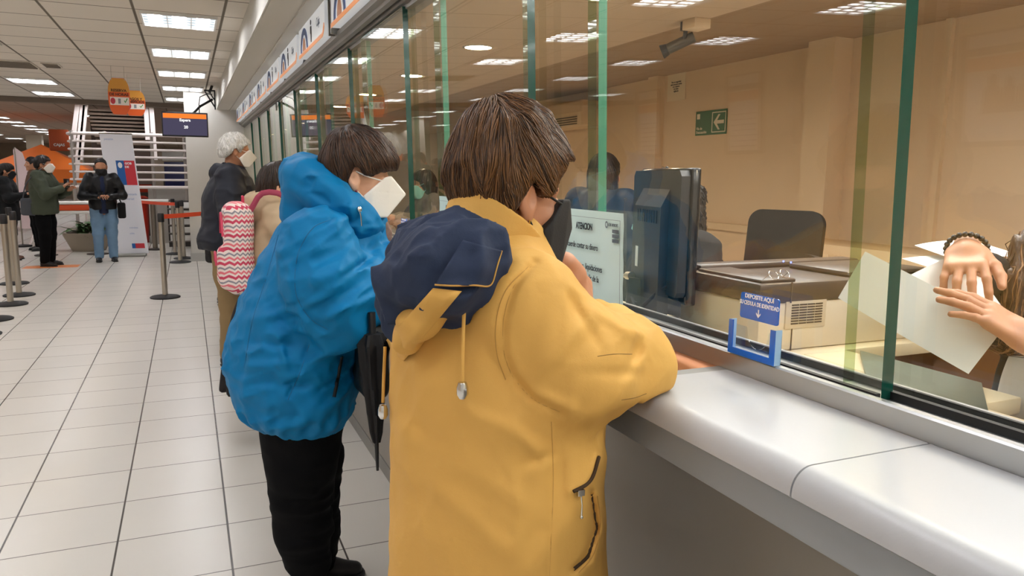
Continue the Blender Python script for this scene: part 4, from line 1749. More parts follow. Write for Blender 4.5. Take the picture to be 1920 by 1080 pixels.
def stringer(pa, pb, y, w=.085):
    a_, b_ = AT(*pa, y=y), AT(*pb, y=y)
    b = MB()
    b.prism([(a_[0] - w / 2, a_[2]), (a_[0] + w / 2, a_[2]), (b_[0] + w / 2, b_[2]), (b_[0] - w / 2, b_[2])], .10, Matrix(((1, 0, 0, 0), (0, 0, 1, y), (0, 1, 0, 0), (0, 0, 0, 1))))
    b.build('stringer', M_STW, st)


for pa, pb in (((146, 188), (137, 262)), ((155, 196), (142, 335)), ((161, 188), (150, 300)), ((273, 192), (277, 262)), ((283, 192), (291, 300))):
    stringer(pa, pb, 17.45)
for k in range(10):
    b = MB()
    z = 2.70 - .072 * k
    b.box((-1.80 + .012 * k, 17.62 + .05 * k, z - .030), (-.72 + .004 * k, 17.90 + .05 * k, z + .012), .004)
    b.build('tread', M_TRD, st)
b = MB()
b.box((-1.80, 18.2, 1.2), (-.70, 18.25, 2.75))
b.build('back_panel', mat('dark stair brown', '#5b4c43', .8), st)  # plain dark brown sheet closing the stair behind the treads
rl = thing('curved_railing', 'white railing of horizontal bars curving around the stair foot', 'railing', (0, 0, 0))
for k in range(8):
    z = 1.16 + .148 * k
    b = MB()
    pts = [(.02, 17.0, z), (-.8, 17.0, z), (-1.4, 17.0, z)]
    pts += [(-1.62 - .50 * math.sin(a), 17.35 - .35 * math.cos(a), z) for a in [PI / 2 * i / 6 for i in range(7)]]
    pts += [(-2.12, 18.4, z)]
    b.tube(pts, .032 if k in (0, 7) else .022, 8)
    b.build('rail_bar', M_STW, rl)
for x in (-.02, -.62, -1.45, -2.03):
    b = MB()
    b.tube([(x, 17.06 if x > -2 else 17.15, 0), (x, 17.06 if x > -2 else 17.15, 2.25)], .03, 8)
    b.build('rail_post', mat('rail post grey', '#a39a92', .5), rl)
pw = slab('wall_stair', (-.75, 17.3, 0), (2.4, 17.5, 1.13), mat('stair wall grey', '#aaa49c', .8))
# shelves with leaflets behind the railing, near the end wall
sh = thing('leaflet_rack', 'dark leaflet rack with white sheets beside the end wall', 'rack', (-.16, 16.2, 0))
b = MB()
b.box((-.22, -.04, .02), (.24, .03, .92))
b.build('back_panel', mat('rack dark', '#3d3733', .6), sh)
for k in range(5):
    b = MB()
    b.box((-.22, -.12, .12 + .16 * k), (.24, -.04, .14 + .16 * k))
    b.build('shelf', mat('rack grey', '#7b736b', .5), sh)
    b = MB()
    b.box((-.19, -.07, .14 + .16 * k), (-.04, -.05, .26 + .16 * k))
    b.box((.04, -.07, .14 + .16 * k), (.18, -.05, .25 + .16 * k))
    b.build('leaflet_stack', M_PAPER, sh)
for x, y, w, c, lab in ((-.12, 19.2, .75, '#2a2f5e', 'dark blue kiosk screen seen through the railing by the end wall'), (-.95, 19.6, .45, '#c23a1e', 'red display stand seen through the railing beside the banner')):
    t = thing('kiosk', lab, 'kiosk', (x, y, 0))
    b = MB()
    b.box((-w / 2, -.2, 0), (w / 2, .2, 1.3), .02)
    b.build('cabinet', mat('kiosk grey', '#4b463f', .5), t)
    b = MB()
    b.box((-w / 2 + .03, -.22, 1.0), (w / 2 - .03, -.2, 1.7), .01)
    b.build('screen', mat('kiosk ' + c, c, .3), t)
    b = MB()
    b.box((-w / 2 + .0, -.23, 1.72), (w / 2, -.19, 1.92), .01)
    b.build('header', M_WHITE, t)

# ------------------------------------------------------------------ orange tent
M_TENT = mat('orange tent cloth', '#ee7a28', .7, bump=.1, bscale=20)
tn = thing('pop_up_tent', 'orange pop-up tent with peaked roof at the far left', 'tent', (-3.35, 22.5, 0))
b = MB()
bm = b.bm
q = 1.15
cs = [bm.verts.new(p) for p in ((-q, -q, 1.50), (q, -q, 1.50), (q, q, 1.50), (-q, q, 1.50))]
ls = [bm.verts.new((v.co.x, v.co.y, 1.18)) for v in cs]
ap = bm.verts.new((0, 0, 2.12))
for k in range(4):
    bm.faces.new((cs[k], cs[(k + 1) % 4], ap))
    bm.faces.new((ls[k], ls[(k + 1) % 4], cs[(k + 1) % 4], cs[k]))
b.build('canopy', M_TENT, tn, 20)
for sx in (-1, 1):
    for sy in (-1, 1):
        b = MB()
        b.box((sx * 1.0 - .02, sy * 1.0 - .02, 0), (sx * 1.0 + .02, sy * 1.0 + .02, 1.5))
        b.build('leg', M_STW, tn)
tn2 = thing('hanging_banner', 'dark orange sign board hanging above the tent', 'sign', (-2.80, 21.3, 2.20))
b = MB()
b.box((-.20, -.05, -.26), (.22, .05, .25), .03)
b.build('board', mat('rust board', '#a8481c', .6), tn2)
b = MB()
b.mesh(text_me('CAJAS', .085, bold=.003), frame((.01, -.056, -.12), (1, 0, 0), (0, 0, 1)))
b.build('lettering', M_WHITE, tn2)
# flag banner and far columns
fl = thing('feather_flag', 'pale pink feather flag standing between the woman and the man', 'flag', (-3.0, 17.2, 0))
b = MB()
pts = [(0, .35), (.22, .35), (.24, 1.0), (.20, 1.5), (.12, 1.8), (0, 1.9), (-.03, 1.85)]
b.prism(pts, .01, frame((0, 0, 0), (1, 0, 0), (0, 0, 1)))
b.build('cloth', mat('pink cloth', '#e6cfd0', .7), fl)
b = MB()
b.tube([(0, 0, 0), (0, 0, 1.9)], .015, 8)
b.build('pole', M_STEEL, fl)
b = MB()
b.prism([(.02, .95), (.21, .95), (.21, 1.05), (.02, 1.05)], .004, frame((0, -.012, 0), (1, 0, 0), (0, 0, 1)))
b.build('red_patch', mat('red patch', '#b5352b', .6), fl)
b = MB()
b.lathe([(0, 0), (.16, 0), (.16, .03), (0, .05)], 20)
b.build('base', M_RUBBER, fl)
for i, (x, y, w) in enumerate(((-4.35, 21.5, .35), (-6.2, 30, .5), (-5.3, 34, .5), (-4.6, 40, .5))):
    slab('wall_column_%d' % (i + 1), (x - w / 2, y, 0), (x + w / 2, y + w, 2.8), mat('far column paint', '#d6ccbb', .7))
wc = thing('folding_chair', 'white slatted folding chair standing behind the left queue', 'chair', (-2.75, 17.6, 0), .4)
for p in (((-.2, 0, 0), (.2, .35, .75)), ((.2, 0, 0), (-.2, .35, .75))):
    b = MB()
    b.tube([p[0], p[1]], .018, 8)
    b.build('leg', M_STW, wc)
b = MB()
b.box((-.22, 0, .43), (.22, .36, .46), .01)
b.build('seat', M_STW, wc)
b = MB()
for k in range(3):
    b.box((-.2, .33, .55 + .09 * k), (.2, .35, .61 + .09 * k))
b.build('backrest', M_STW, wc)
o = slab('floor_sticker', (-2.36, 13.3, 0), (-1.62, 13.65, .002), mat('floor sticker orange', '#e58a4a', .4), 'thing')
tag(o, 'orange floor sticker under the feet of the green jacket man', 'floor sticker')
# ------------------------------------------------------------------ measuring helpers (photo point -> place in the room)
def foldv(P, a, b, w, amp, reach=.12):
    """Crease or ridge from a to b, laid on whatever surface lies within reach along the line of sight."""
    v = (a + b) / 2 - np.array([0, 0, CAM_Z])
    v /= np.linalg.norm(v)
    D = (P - a) @ v
    Q = P - D[:, None] * v
    bb = b - ((b - a) @ v) * v
    t, d = seg_t(Q, a, bb)
    return amp * np.exp(-(d / w) ** 2) * (.25 + .75 * np.sin(PI * np.clip(t, .02, .98))) * np.exp(-((D - t * ((b - a) @ v)) / reach) ** 2)


def foldpath(P, pts, depth, w, amp, reach=.12):
    r = 0
    q = [PD(x, y, depth if not isinstance(depth, (list, tuple)) else depth[i]) for i, (x, y) in enumerate(pts)]
    for a, b in zip(q, q[1:]):
        v = (a + b) / 2 - np.array([0, 0, CAM_Z])
        v /= np.linalg.norm(v)
        D = (P - a) @ v
        Q = P - D[:, None] * v
        bb = b - ((b - a) @ v) * v
        t, d = seg_t(Q, a, bb)
        r = np.maximum(r, np.exp(-(d / w) ** 2) * np.exp(-((D - t * ((b - a) @ v)) / reach) ** 2))
    return amp * r


def onto(f, pts, O, lift=0., t0=.6, t1=3.2):
    """Where the lines of sight through photo points first meet the surface f = 0 (f in coordinates local to O)."""
    cam = np.array([0, 0, CAM_Z])
    D = np.array([ray(x, y) for x, y in pts])
    D /= np.linalg.norm(D, axis=1)[:, None]
    t = np.full(len(D), t0)
    for _ in range(90):
        d = f(cam + D * t[:, None] - O)
        t = np.minimum(t + np.maximum(d, -.01) * .6, t1)
    P = cam + D * t[:, None] - O
    return P + grad(f, P) * lift


def seam(f, pts, O, name, m, parent, r=.0012, n=40, lift=.0002):
    P = onto(f, smooth_path(np.array(pts, float), n), O, lift)
    v, q = tube_net(P, r, 6)
    return np_mesh(name, v, q, m, parent)


def rot(yaw=0., pitch=0., roll=0.):
    """Columns: forward, left, up of a head or hand. pitch > 0 looks down."""
    M = Matrix.Rotation(math.radians(yaw), 3, 'Z') @ Matrix.Rotation(math.radians(pitch), 3, 'Y') @ Matrix.Rotation(math.radians(roll), 3, 'X')
    return np.array(M)


class Head:
    """Local frame: x forward, y left, z up, origin between the ears. All shapes in metres times s."""

    def __init__(self, pos, R, s=1.0, fem=False):
        self.p, self.R, self.s, self.fem = np.asarray(pos, float), R, s, fem

    def loc(self, P):
        return (P - self.p) @ self.R / self.s

    def w(self, *q):
        return self.p + self.R @ (np.array(q, float) * self.s)

    def skull(self, Q):
        d = ellip(Q, (-.014, 0, .034), (.094, .074, .088))
        d = smin(d, ellip(Q, (.030, 0, -.030), (.060, .058, .082)), .03)
        return d

    def skin(self, P):
        Q = self.loc(P)
        A = Q.copy()
        A[:, 1] = np.abs(A[:, 1])
        d = self.skull(Q)
        d = smin(d, rcone(A, (-.012, .052, -.045), (.050, .016, -.094), .020, .020), .025)     # jaw
        d = smin(d, ellip(Q, (.066, 0, -.098), (.022, .022, .016)), .018)                      # chin
        d = smin(d, rcone(A, (.074, .012, .030), (.062, .048, .026), .010, .010), .014)       # brow
        d = smin(d, ellip(A, (.056, .044, -.026), (.024, .020, .018)), .02)                    # cheek
        d = smax(d, -ellip(A, (.098, .031, .006), (.021, .017, .013)), .010)                   # eye socket
        d = smin(d, ellip(A, (.074, .031, .006), (.013, .016, .0095)), .006)                   # lids
        d = smax(d, -rcone(A, (.0885, .018, .003), (.086, .043, .004), .0012, .0012), .002)     # lid line
        d = smin(d, rcone(Q, (.084, 0, .016), (.106, 0, -.026), .008, .0115), .010)            # nose
        d = smin(d, ellip(A, (.094, .013, -.031), (.012, .009, .009)), .006)
        d = smax(d, -ellip(A, (.104, .0075, -.041), (.007, .004, .004)), .003)                 # nostril
        d = smin(d, rcone(Q, (.084, -.020, -.058), (.084, .020, -.058), .006, .006), .008)     # lips
        d = smin(d, rcone(Q, (.083, -.018, -.068), (.083, .018, -.068), .007, .007), .008)
        d = smax(d, -rcone(Q, (.094, -.021, -.063), (.094, .021, -.063), .0022, .0022), .003)
        e = ellip(A, (-.010, .078, -.002), (.019, .010, .030), rotm('Y', -12))                 # ear
        e = smin(e, ellip(A, (-.004, .076, -.030), (.010, .007, .010)), .008)
        e = smax(e, -ellip(A, (-.004, .087, .002), (.011, .0065, .018)), .004)
        d = smin(d, e, .006)
        return d * self.s

    def neck(self, P, base, r0=.052, r1=.062):
        return rcone(P, self.w(-.022, 0, -.05), base, r0 * self.s, r1)


def hand_sdf(P, wrist, fwd, back, side, curl=(25, 30, 35, 40), thumb=(35, 25), s=1.0, spread=5.):
    """Hand from the wrist along fwd; back = out of the back of the hand; side = +1 if the thumb lies to the left of fwd seen from the back."""
    f = np.asarray(fwd, float)
    f = f / np.linalg.norm(f)
    u = np.asarray(back, float)
    u = u - (u @ f) * f
    u /= np.linalg.norm(u)
    l = np.cross(u, f) * side
    R = np.stack([f, l, u], 1)
    Q = (P - np.asarray(wrist, float)) @ R / s
    d = rbox(Q, (.046, 0, -.001), (.046, .038, .013), .012)
    d = smin(d, rcone(Q, (-.02, 0, 0), (.02, 0, 0), .026, .027), .02)
    d = smin(d, ellip(Q, (.030, .026, -.008), (.032, .018, .014)), .012)
    L = ((.042, .025, .021), (.046, .029, .023), (.042, .027, .022), (.033, .020, .019))
    for i in range(4):
        y = .030 - .0195 * i
        x = .090 - .0035 * abs(i - 1.2) ** 1.6
        p = np.array([x - .012, y, .001])
        a = math.radians(curl[i])
        sp = math.radians(spread * (1.2 - i))
        q = [p]
        ang = a * .55
        for k in range(3):
            p = p + L[i][k] * np.array([math.cos(ang) * math.cos(sp), math.sin(sp) * math.cos(ang), -math.sin(ang)])
            q.append(p)
            ang += a * (1.0 if k == 0 else .7)
        rr = (.0092, .0085, .0077, .0066) if i < 3 else (.0082, .0075, .0068, .006)
        d = smin(d, chain(Q, q, rr, .003), .005)
    a, c = math.radians(thumb[0]), math.radians(thumb[1])
    p = np.array([.018, .030, -.006])
    q = [p]
    for k, ln in enumerate((.040, .032, .026)):
        an = a - c * k * .5
        p = p + ln * np.array([math.cos(an), math.sin(an) * .85, -.35 * math.sin(an) - .15 * k])
        q.append(p)
    d = smin(d, chain(Q, q, (.0135, .0115, .0105, .008), .004), .008)
    return d * s


def poly2(x, z, pts):
    """Signed distance to a convex outline (counter-clockwise in x, z)."""
    d = None
    n = len(pts)
    for i in range(n):
        (x0, z0), (x1, z1) = pts[i], pts[(i + 1) % n]
        ex, ez = x1 - x0, z1 - z0
        L = math.hypot(ex, ez)
        e = ((x - x0) * ez - (z - z0) * ex) / L
        d = e if d is None else smax(d, e, .004)
    return d


KN95 = [(.020, -.050), (.062, -.112), (.100, -.108), (.152, -.030), (.100, .022), (.082, .016)]
CLOTH = [(.030, -.050), (.060, -.122), (.092, -.118), (.140, -.032), (.104, .016), (.078, .012)]
SURG = [(.020, -.055), (.055, -.118), (.095, -.108), (.128, -.035), (.100, .010), (.074, .005)]


def mask_net(hd, kind, h=.003):
    pts = {'kn95': KN95, 'cloth': CLOTH, 'surgical': SURG}[kind]

    def f(P):
        Q = hd.loc(P)
        x, y, z = Q[:, 0], np.abs(Q[:, 1]), Q[:, 2]
        d = poly2(x, z, pts)
        if kind == 'surgical':
            wd = np.sqrt(np.clip(1 - ((x - .0) / .135) ** 2, 0.0, 1)) * .078
            d = smax(d, (y - wd) * .8, .006)
            d = d - .0012 * np.cos(z * 520)
        else:
            wd = np.interp(x, [.01, .05, .10, .152], [.084, .078, .050, .006])
            d = smax(d, (y - wd) * .85, .004)
            d = d + .0010 * np.exp(-((y - .0) / .0022) ** 2) * -1
            d = d + .0009 * np.exp(-((np.abs(z + .030 + .0 * x)) / .0016) ** 2) * (1 if kind == 'kn95' else 0)
        return np.maximum(d, -hd.skull(Q) - .006) * hd.s
    c = hd.w(.08, 0, -.045)
    r = .10 * hd.s
    return snet(f, c - r, c + r, h)


def tube_net(pts, r, n=8):
    pts = np.asarray(pts, float)
    T = np.gradient(pts, axis=0)
    T /= np.linalg.norm(T, axis=1)[:, None] + 1e-9
    up = np.array([0, 0, 1.]) if abs(T[0, 2]) < .9 else np.array([1., 0, 0])
    V = []
    for i in range(len(pts)):
        x = np.cross(T[i], up)
        x /= np.linalg.norm(x) + 1e-9
        y = np.cross(x, T[i])
        up = y
        rr = r[i] if isinstance(r, (list, tuple, np.ndarray)) else r
        a = np.arange(n) * 2 * PI / n
        V.append(pts[i] + rr * (np.cos(a)[:, None] * x + np.sin(a)[:, None] * y))
    V = np.concatenate(V)
    F = []
    for i in range(len(pts) - 1):
        for k in range(n):
            F.append((i * n + k, i * n + (k + 1) % n, (i + 1) * n + (k + 1) % n, (i + 1) * n + k))
    return V, np.array(F)


def smooth_path(pts, n=40):
    pts = np.asarray(pts, float)
    t = np.concatenate([[0], np.cumsum(np.linalg.norm(np.diff(pts, axis=0), axis=1))])
    return catmull(t, pts, n)[1]


def mask_straps(hd, kind):
    out = []
    for s in (-1, 1):
        if kind == 'kn95':
            L = (((.074, .062, .004), (.03, .079, .012), (-.006, .082, .024)), ((.052, .066, -.078), (.02, .072, -.05), (-.004, .078, -.030)))
        elif kind == 'cloth':
            L = (((.078, .060, .002), (.03, .078, .012), (-.004, .080, .026)), ((.055, .064, -.085), (.02, .074, -.055), (-.006, .079, -.030)))
        else:
            L = (((.074, .062, -.005), (.03, .079, .012), (-.006, .082, .024)), ((.052, .066, -.08), (.02, .074, -.05), (-.004, .080, -.026)))
        for q in L:
            out.append(tube_net(smooth_path([hd.w(a, s * b, c) for a, b, c in q], 14), .0022 * hd.s, 6))
    return out


def eyes(hd, parent):
    """Eyeballs set between the lids, with a dark iris."""
    for s in (-1, 1):
        b = MB()
        c = hd.w(.0765, s * .031, .0035)
        b.ball(c, .0108 * hd.s, 16, 0)
        c2 = hd.w(.0855, s * .031, .0035)
        b.ball(c2, .0042 * hd.s, 10, 1)
        b.build('eye', [mat('eye white', '#e8e2da', .25), mat('iris brown', '#2a1a12', .15)], parent)


SKIN = dict(fair=mat('skin fair', '#d9a685', .5, bump=.06, bscale=300, var=.10, vscale=30), tan=mat('skin tan', '#b98262', .5, bump=.06, bscale=300, var=.10, vscale=30))


def hair_cut(Q, line):
    """Keeps what lies above the hairline z(x) given as [(x, z), ...]."""
    xs, zs = zip(*line)
    return np.interp(Q[:, 0], xs, zs) - Q[:, 2]


HAIRLINES = dict(
    short=[(-.14, -.060), (-.07, -.055), (-.035, -.02), (-.012, .020), (.0, .020), (.022, -.004), (.034, .0), (.045, .035), (.075, .062), (.12, .072)],
    receding=[(-.14, -.060), (-.07, -.055), (-.035, -.02), (-.012, .020), (.0, .03), (.02, .05), (.035, .095), (.06, .125), (.12, .15)],
    bob=[(-.14, -.11), (-.07, -.105), (-.038, -.065), (-.022, -.015), (-.006, .010), (.012, -.018), (.040, -.030), (.055, .008), (.085, .040), (.13, .052)],
    long=[(-.2, -.3), (-.02, -.3), (.0, -.25), (.03, -.25), (.05, .03), (.08, .055), (.12, .065)],
)


def hair_sdf(hd, style, thick=.016, grow=.0, tex=.0, fr=60.):
    line = HAIRLINES[style]

    def f(P):
        Q = hd.loc(P)
        d = ellip(Q, (-.014, 0, .036), (.094 + thick, .074 + thick * .9, .088 + thick))
        d = smin(d, ellip(Q, (-.050, 0, -.012), (.056 + thick, .064 + thick * .8, .066 + thick)), .03)
        if style == 'bob':
            d = smin(d, ellip(Q, (.035, 0, .062), (.060 + thick * .5, .062 + thick * .7, .052 + thick)), .03)
        if style == 'long':
            A = Q.copy()
            A[:, 1] = np.abs(A[:, 1])
            d = smin(d, rcone(A, (-.03, .055, .0), (-.03, .075, -.22), .045, .04), .03)
            d = smin(d, rcone(Q, (-.06, 0, .0), (-.07, 0, -.22), .06, .05), .03)
        if tex:
            d = d - tex * (vnoise(Q * np.array([fr, fr, fr * .45])) + .5 * vnoise(Q * np.array([fr, fr, fr * .5]) * 2.1 + 7))
        d = smax(d, hair_cut(Q, line), .010)
        return d * hd.s
    return f


def hair_keep(hd, style):
    line = HAIRLINES[style]
    return lambda V: (hair_cut(hd.loc(V), line) < -.004)


def crown_comb(hd, c=(-.045, 0, .13), sweep=(0, 0, 0), down=.6):
    """Hair runs away from the crown, falls, and follows sweep."""
    def comb(P):
        Q = hd.loc(P)
        v = Q - np.array(c)
        v /= np.linalg.norm(v, axis=1)[:, None] + 1e-9
        v = v + np.array([0, 0, -down]) + np.array(sweep)
        return v @ hd.R.T
    return comb


def shoe(parent, heel, toe, m, w=.048, h=.075, z0=0.):
    """A low shoe from heel to toe on the floor, with a sole."""
    heel, toe = np.array([*heel, z0]), np.array([*toe, z0])
    d = toe - heel
    L = np.linalg.norm(d)
    f = d / L
    l = np.array([-f[1], f[0], 0])
    R = np.stack([f, l, [0, 0, 1]], 1)

    def up(P):
        Q = (P - heel) @ R
        e = chain(Q, [(.045, 0, .040), (.13, 0, .036), (L - .05, 0, .026)], [.042, .042, .030], .02)
        e = smin(e, rcone(Q, (.045, 0, .05), (.05, 0, h + .03), .038, .036), .02)
        e = smax(e, (np.abs(Q[:, 1]) - w), .01)
        e = smax(e, -(Q[:, 2] - .014), .004)
        return smax(e, Q[:, 2] - h, .006)

    def sole(P):
        Q = (P - heel) @ R
        e = chain(Q, [(.045, 0, .01), (L * .55, 0, .01), (L - .05, 0, .01)], [.046, .044, .040], .02)
        return smax(smax(e, Q[:, 2] - .018, .003), -Q[:, 2] + .001, .003)
    c = (heel + toe) / 2
    lo, hi = c - np.array([L / 2 + .03, L / 2 + .03, .02]), c + np.array([L / 2 + .03, L / 2 + .03, .15])
    v, q = snet(up, lo, hi, .006)
    o = np_mesh('shoe', v, q, m, parent)
    v, q = snet(sole, lo, hi, .006)
    np_mesh('sole', v, q, M_RUBBER, o)
    return o


def cloth(name, color, rough=.75, bump=.22, bscale=60, var=.06, weave=True, sheen=.0, spec=.3):
    """Woven cloth: coarse wrinkles, a fine weave and slight colour mottling."""
    if name in MATS:
        return MATS[name]
    m = mat(name, color, rough, spec=spec, bump=bump, bscale=bscale, var=var, vscale=5, sheen=sheen)
    nt = m.node_tree
    b = nt.nodes['Principled BSDF']
    bp = [n for n in nt.nodes if n.type == 'BUMP'][0]
    if weave:
        n = nt.nodes.new('ShaderNodeTexNoise')
        n.inputs['Scale'].default_value = 900
        n.inputs['Detail'].default_value = 1
        tc = nt.nodes.new('ShaderNodeTexCoord')
        nt.links.new(tc.outputs['Object'], n.inputs['Vector'])
        b2 = nt.nodes.new('ShaderNodeBump')
        b2.inputs['Strength'].default_value = .25
        b2.inputs['Distance'].default_value = .0006
        nt.links.new(n.outputs['Fac'], b2.inputs['Height'])
        nt.links.new(bp.outputs['Normal'], b2.inputs['Normal'])
        nt.links.new(b2.outputs['Normal'], b.inputs['Normal'])
    return m
# ------------------------------------------------------------------ woman in the yellow coat, leaning on the counter
def yellow_woman():
    root = thing('person', 'person with short brown hair in a yellow coat leaning on the counter', 'person', (.47, 1.17, 0))
    O = np.array([.47, 1.17, 0])
    M_COAT = cloth('mustard coat cloth', '#d3a455', .72, bump=.3, bscale=34, var=.05)
    M_NAVY = cloth('navy lining cloth', '#27324a', .8, bump=.35, bscale=40)
    HD = Head(PD(950, 374, 1.29) - O, rot(10, 9, -2), .98)
    sk = SKIN['tan']
    nb = np.array([.475, 1.185, 1.36]) - O
    sh_r, el_r = PD(983, 580, 1.175) - O, PD(1165, 692, 1.285) - O
    ua_r = PD(1072, 690, 1.185) - O
    fm_r, wr_r = PD(1146, 645, 1.44) - O, PD(1112, 598, 1.60) - O
    sh_l, el_l, wr_l = np.array([.45, 1.34, 1.28]) - O, np.array([.60, 1.46, 1.19]) - O, PD(1068, 505, 1.56) - O
    head10 = math.radians(10)
    tor = Loft([(z, x - O[0], y - O[1], a, b) for z, x, y, a, b in (
        (.50, .475, 1.172, .192, .215), (.66, .478, 1.17, .186, .210), (.85, .480, 1.168, .178, .204), (1.0, .478, 1.17, .172, .200), (1.12, .472, 1.175, .166, .198), (1.22, .466, 1.18, .152, .192), (1.30, .462, 1.185, .120, .165), (1.36, .468, 1.188, .088, .105), (1.405, .478, 1.19, .07, .07))], head10, .02)
    body_t = Loft([(z, x - O[0], y - O[1], a, b) for z, x, y, a, b in ((.80, .47, 1.17, .13, .16), (1.0, .47, 1.175, .12, .155), (1.2, .465, 1.18, .11, .15), (1.33, .47, 1.185, .07, .10))], head10, .03)

    # body: one continuous skin
    def fb(P):
        d = smin(HD.skin(P), HD.neck(P, nb), .02)
        d = smin(d, body_t(P), .04)
        for q, r in (((sh_r, ua_r, el_r, fm_r, wr_r), (.05, .045, .04, .036, .026)), ((sh_l, el_l, wr_l), (.05, .04, .027))):
            d = smin(d, chain(P, q, r, .02), .02)
        for s in (-1, 1):
            d = smin(d, chain(P, [(0, s * .09, .82), (.01, s * .09, .45), (-.01, s * .09, .06)], (.075, .055, .035), .03), .03)
        return d

    def fr(P):
        return hand_sdf(P, wr_r, np.array([-.01, .10, .012]), (.25, 0, 1), 1, (28, 34, 38, 44), (40, 30), .92)
    tgt = PD(1128, 580, 1.64) - O

    def fl(P):
        return hand_sdf(P, wr_l, tgt - wr_l, (-.2, -.55, .8), 1, (42, 48, 52, 58), (30, 20), .95)
    hc = HD.p
    nets = [snet(fb, (-.25, -.3, .0), (.36, .36, 1.36), .010)]
    nets.append(snet(lambda P: smin(HD.skin(P), HD.neck(P, nb), .02), hc - np.array([.16, .15, .20]), hc + np.array([.18, .15, .18]), .0034))
    nets.append(snet(fr, wr_r + np.array([-.08, -.05, -.09]), wr_r + np.array([.11, .22, .08]), .003))
    nets.append(snet(fl, wr_l + np.array([-.08, -.12, -.16]), wr_l + np.array([.22, .14, .09]), .003))
    v, q = join_nets(nets)
    np_mesh('body', v, q, sk, root)
    eyes(HD, root)

    # hair
    line = [(-.15, .046), (-.108, .042), (-.090, .004), (-.072, -.026), (-.052, -.046), (-.036, -.034), (-.022, .004), (-.010, .028), (.004, .024), (.016, .006), (.030, .012), (.044, .044), (.062, .076), (.10, .094), (.14, .10)]
    line_l = [(-.15, .020), (-.10, .012), (-.085, -.006), (-.06, -.018), (-.02, -.018), (.03, -.02), (.05, .0), (.075, .05), (.10, .078), (.14, .085)]
    nape = [(-.15, -.058), (-.045, -.060), (-.032, -.035), (-.020, .004), (-.008, .03), (.03, .03), (.06, .06), (.14, .085)]

    def cutv(Q):
        r, l = np.interp(Q[:, 0], *zip(*line)), np.interp(Q[:, 0], *zip(*line_l))
        k = np.clip(.5 + Q[:, 1] / .05, 0, 1)
        return r * (1 - k) + l * k - Q[:, 2]

    def napev(Q):
        return np.interp(Q[:, 0], *zip(*nape)) - Q[:, 2]

    def fh(P):
        Q = HD.loc(P)
        d = ellip(Q, (-.008, 0, .052), (.108, .088, .122))
        d = smin(d, ellip(Q, (-.040, 0, .018), (.070, .078, .078)), .03)
        d = smin(d, ellip(Q, (-.036, 0, -.030), (.052, .056, .040)), .03)
        d = smin(d, ellip(Q, (.045, 0, .058), (.072, .078, .068)), .03)
        A = Q.copy()
        A[:, 1] = np.abs(A[:, 1])
        d = smin(d, ellip(A, (.018, .070, .025), (.052, .022, .058)), .02)
        w = vnoise(Q * np.array([26, 26, 15])) * .006 + vnoise(Q * np.array([70, 70, 26]) + 3) * .0028
        d = d - w
        cut = cutv(Q) + .006 * vnoise(Q * 50 + 9)
        d = smax(d, cut, .012)
        t = smax(HD.skull(Q) - .0075 - .0015 * vnoise(Q * np.array([90, 90, 30])), np.interp(Q[:, 0], *zip(*nape)) - Q[:, 2], .006)
        return smin(d, t, .006) * HD.s
    comb0 = crown_comb(HD, (-.05, .01, .15), (.55, 0, 0), .55)

    def comb(P):
        Q = HD.loc(P)
        v = comb0(P)
        bk = np.clip((-Q[:, 0] - .03) / .05, 0, 1)[:, None]
        return v + (np.array([-.75, 0, -.5]) * bk + .35 * np.stack([vnoise(Q * 16 + 2), vnoise(Q * 16 + 31), vnoise(Q * 16 + 57)], 1)) @ HD.R.T
    hm = hair_mat('brown hair', '#2b190d', '#7b5430', .38)
    hair_object(fh, hc - np.array([.19, .17, .20]), hc + np.array([.21, .17, .20]), .0042, comb, hm, root, n=7500, length=.085, steps=9, rad=.0006, lift=(.0002, .0045), wob=.16, seed=5, base_tone=.22,
                keep=lambda V: (lambda Q: np.minimum(cutv(Q), napev(Q)) < .0)(HD.loc(V)), stop=lambda P: (lambda Q: np.minimum(cutv(Q) - .006, napev(Q) - .003))(HD.loc(P)))

    # mask
    mv = mask_net(HD, 'cloth')
    v, q = join_nets([mv] + mask_straps(HD, 'cloth'))
    np_mesh('face_mask', v, q, mat('black mask cloth', '#121214', .8, bump=.15, bscale=300), root)
    b = MB()
    p = HD.w(-.002, -.083, -.045)
    b.ball(p, .004, 10)
    b.tube([p + np.array([0, 0, .01]), p, p - np.array([0, 0, .014])], .0012, 6)
    b.ball(p - np.array([0, 0, .018]), .0032, 8)
    b.build('earring', mat('gold', '#d9b45a', .2, metal=1.), root)

    # coat with sleeves
    def sleeves(P):
        d = chain(P, [sh_r, ua_r, el_r, fm_r, wr_r - np.array([0, .01, 0])], [.088, .080, .072, .056, .042], .05)
        d = smin(d, chain(P, [sh_l, el_l, wr_l - (wr_l - el_l) * .22], [.082, .070, .050], .03), .03)
        return d

    OW = O

    def fc(P):
        t = tor(P)
        sl = sleeves(P)
        near = np.clip((P[:, 0] + OW[0] - .56) / .08, 0, 1)
        sl = smax(sl, (1.131 - P[:, 2]) - .10 * (1 - near), .016)
        d = smin(t, sl, .028)
        W = P + OW
        n1 = vnoise(P * np.array([5, 5, 3.2]) + 4)
        z = P[:, 2]
        # broad soft billows of the back and the side
        d = d - .010 * n1 * np.clip((1.25 - P[:, 2]) / .3, .4, 1) - .0042 * (1 - 2 * np.abs(vnoise(P * np.array([11, 11, 5]) + 11))) - .0022 * (1 - 2 * np.abs(vnoise((P @ rotm('X', 30)) * np.array([19, 19, 9]) + 21)))
        d = d - .0035 * crease((P @ rotm('X', 28)) * np.array([7, 7, 4]) + 41) - .002 * crease((P @ rotm('X', -20)) * np.array([14, 14, 8]) + 61)
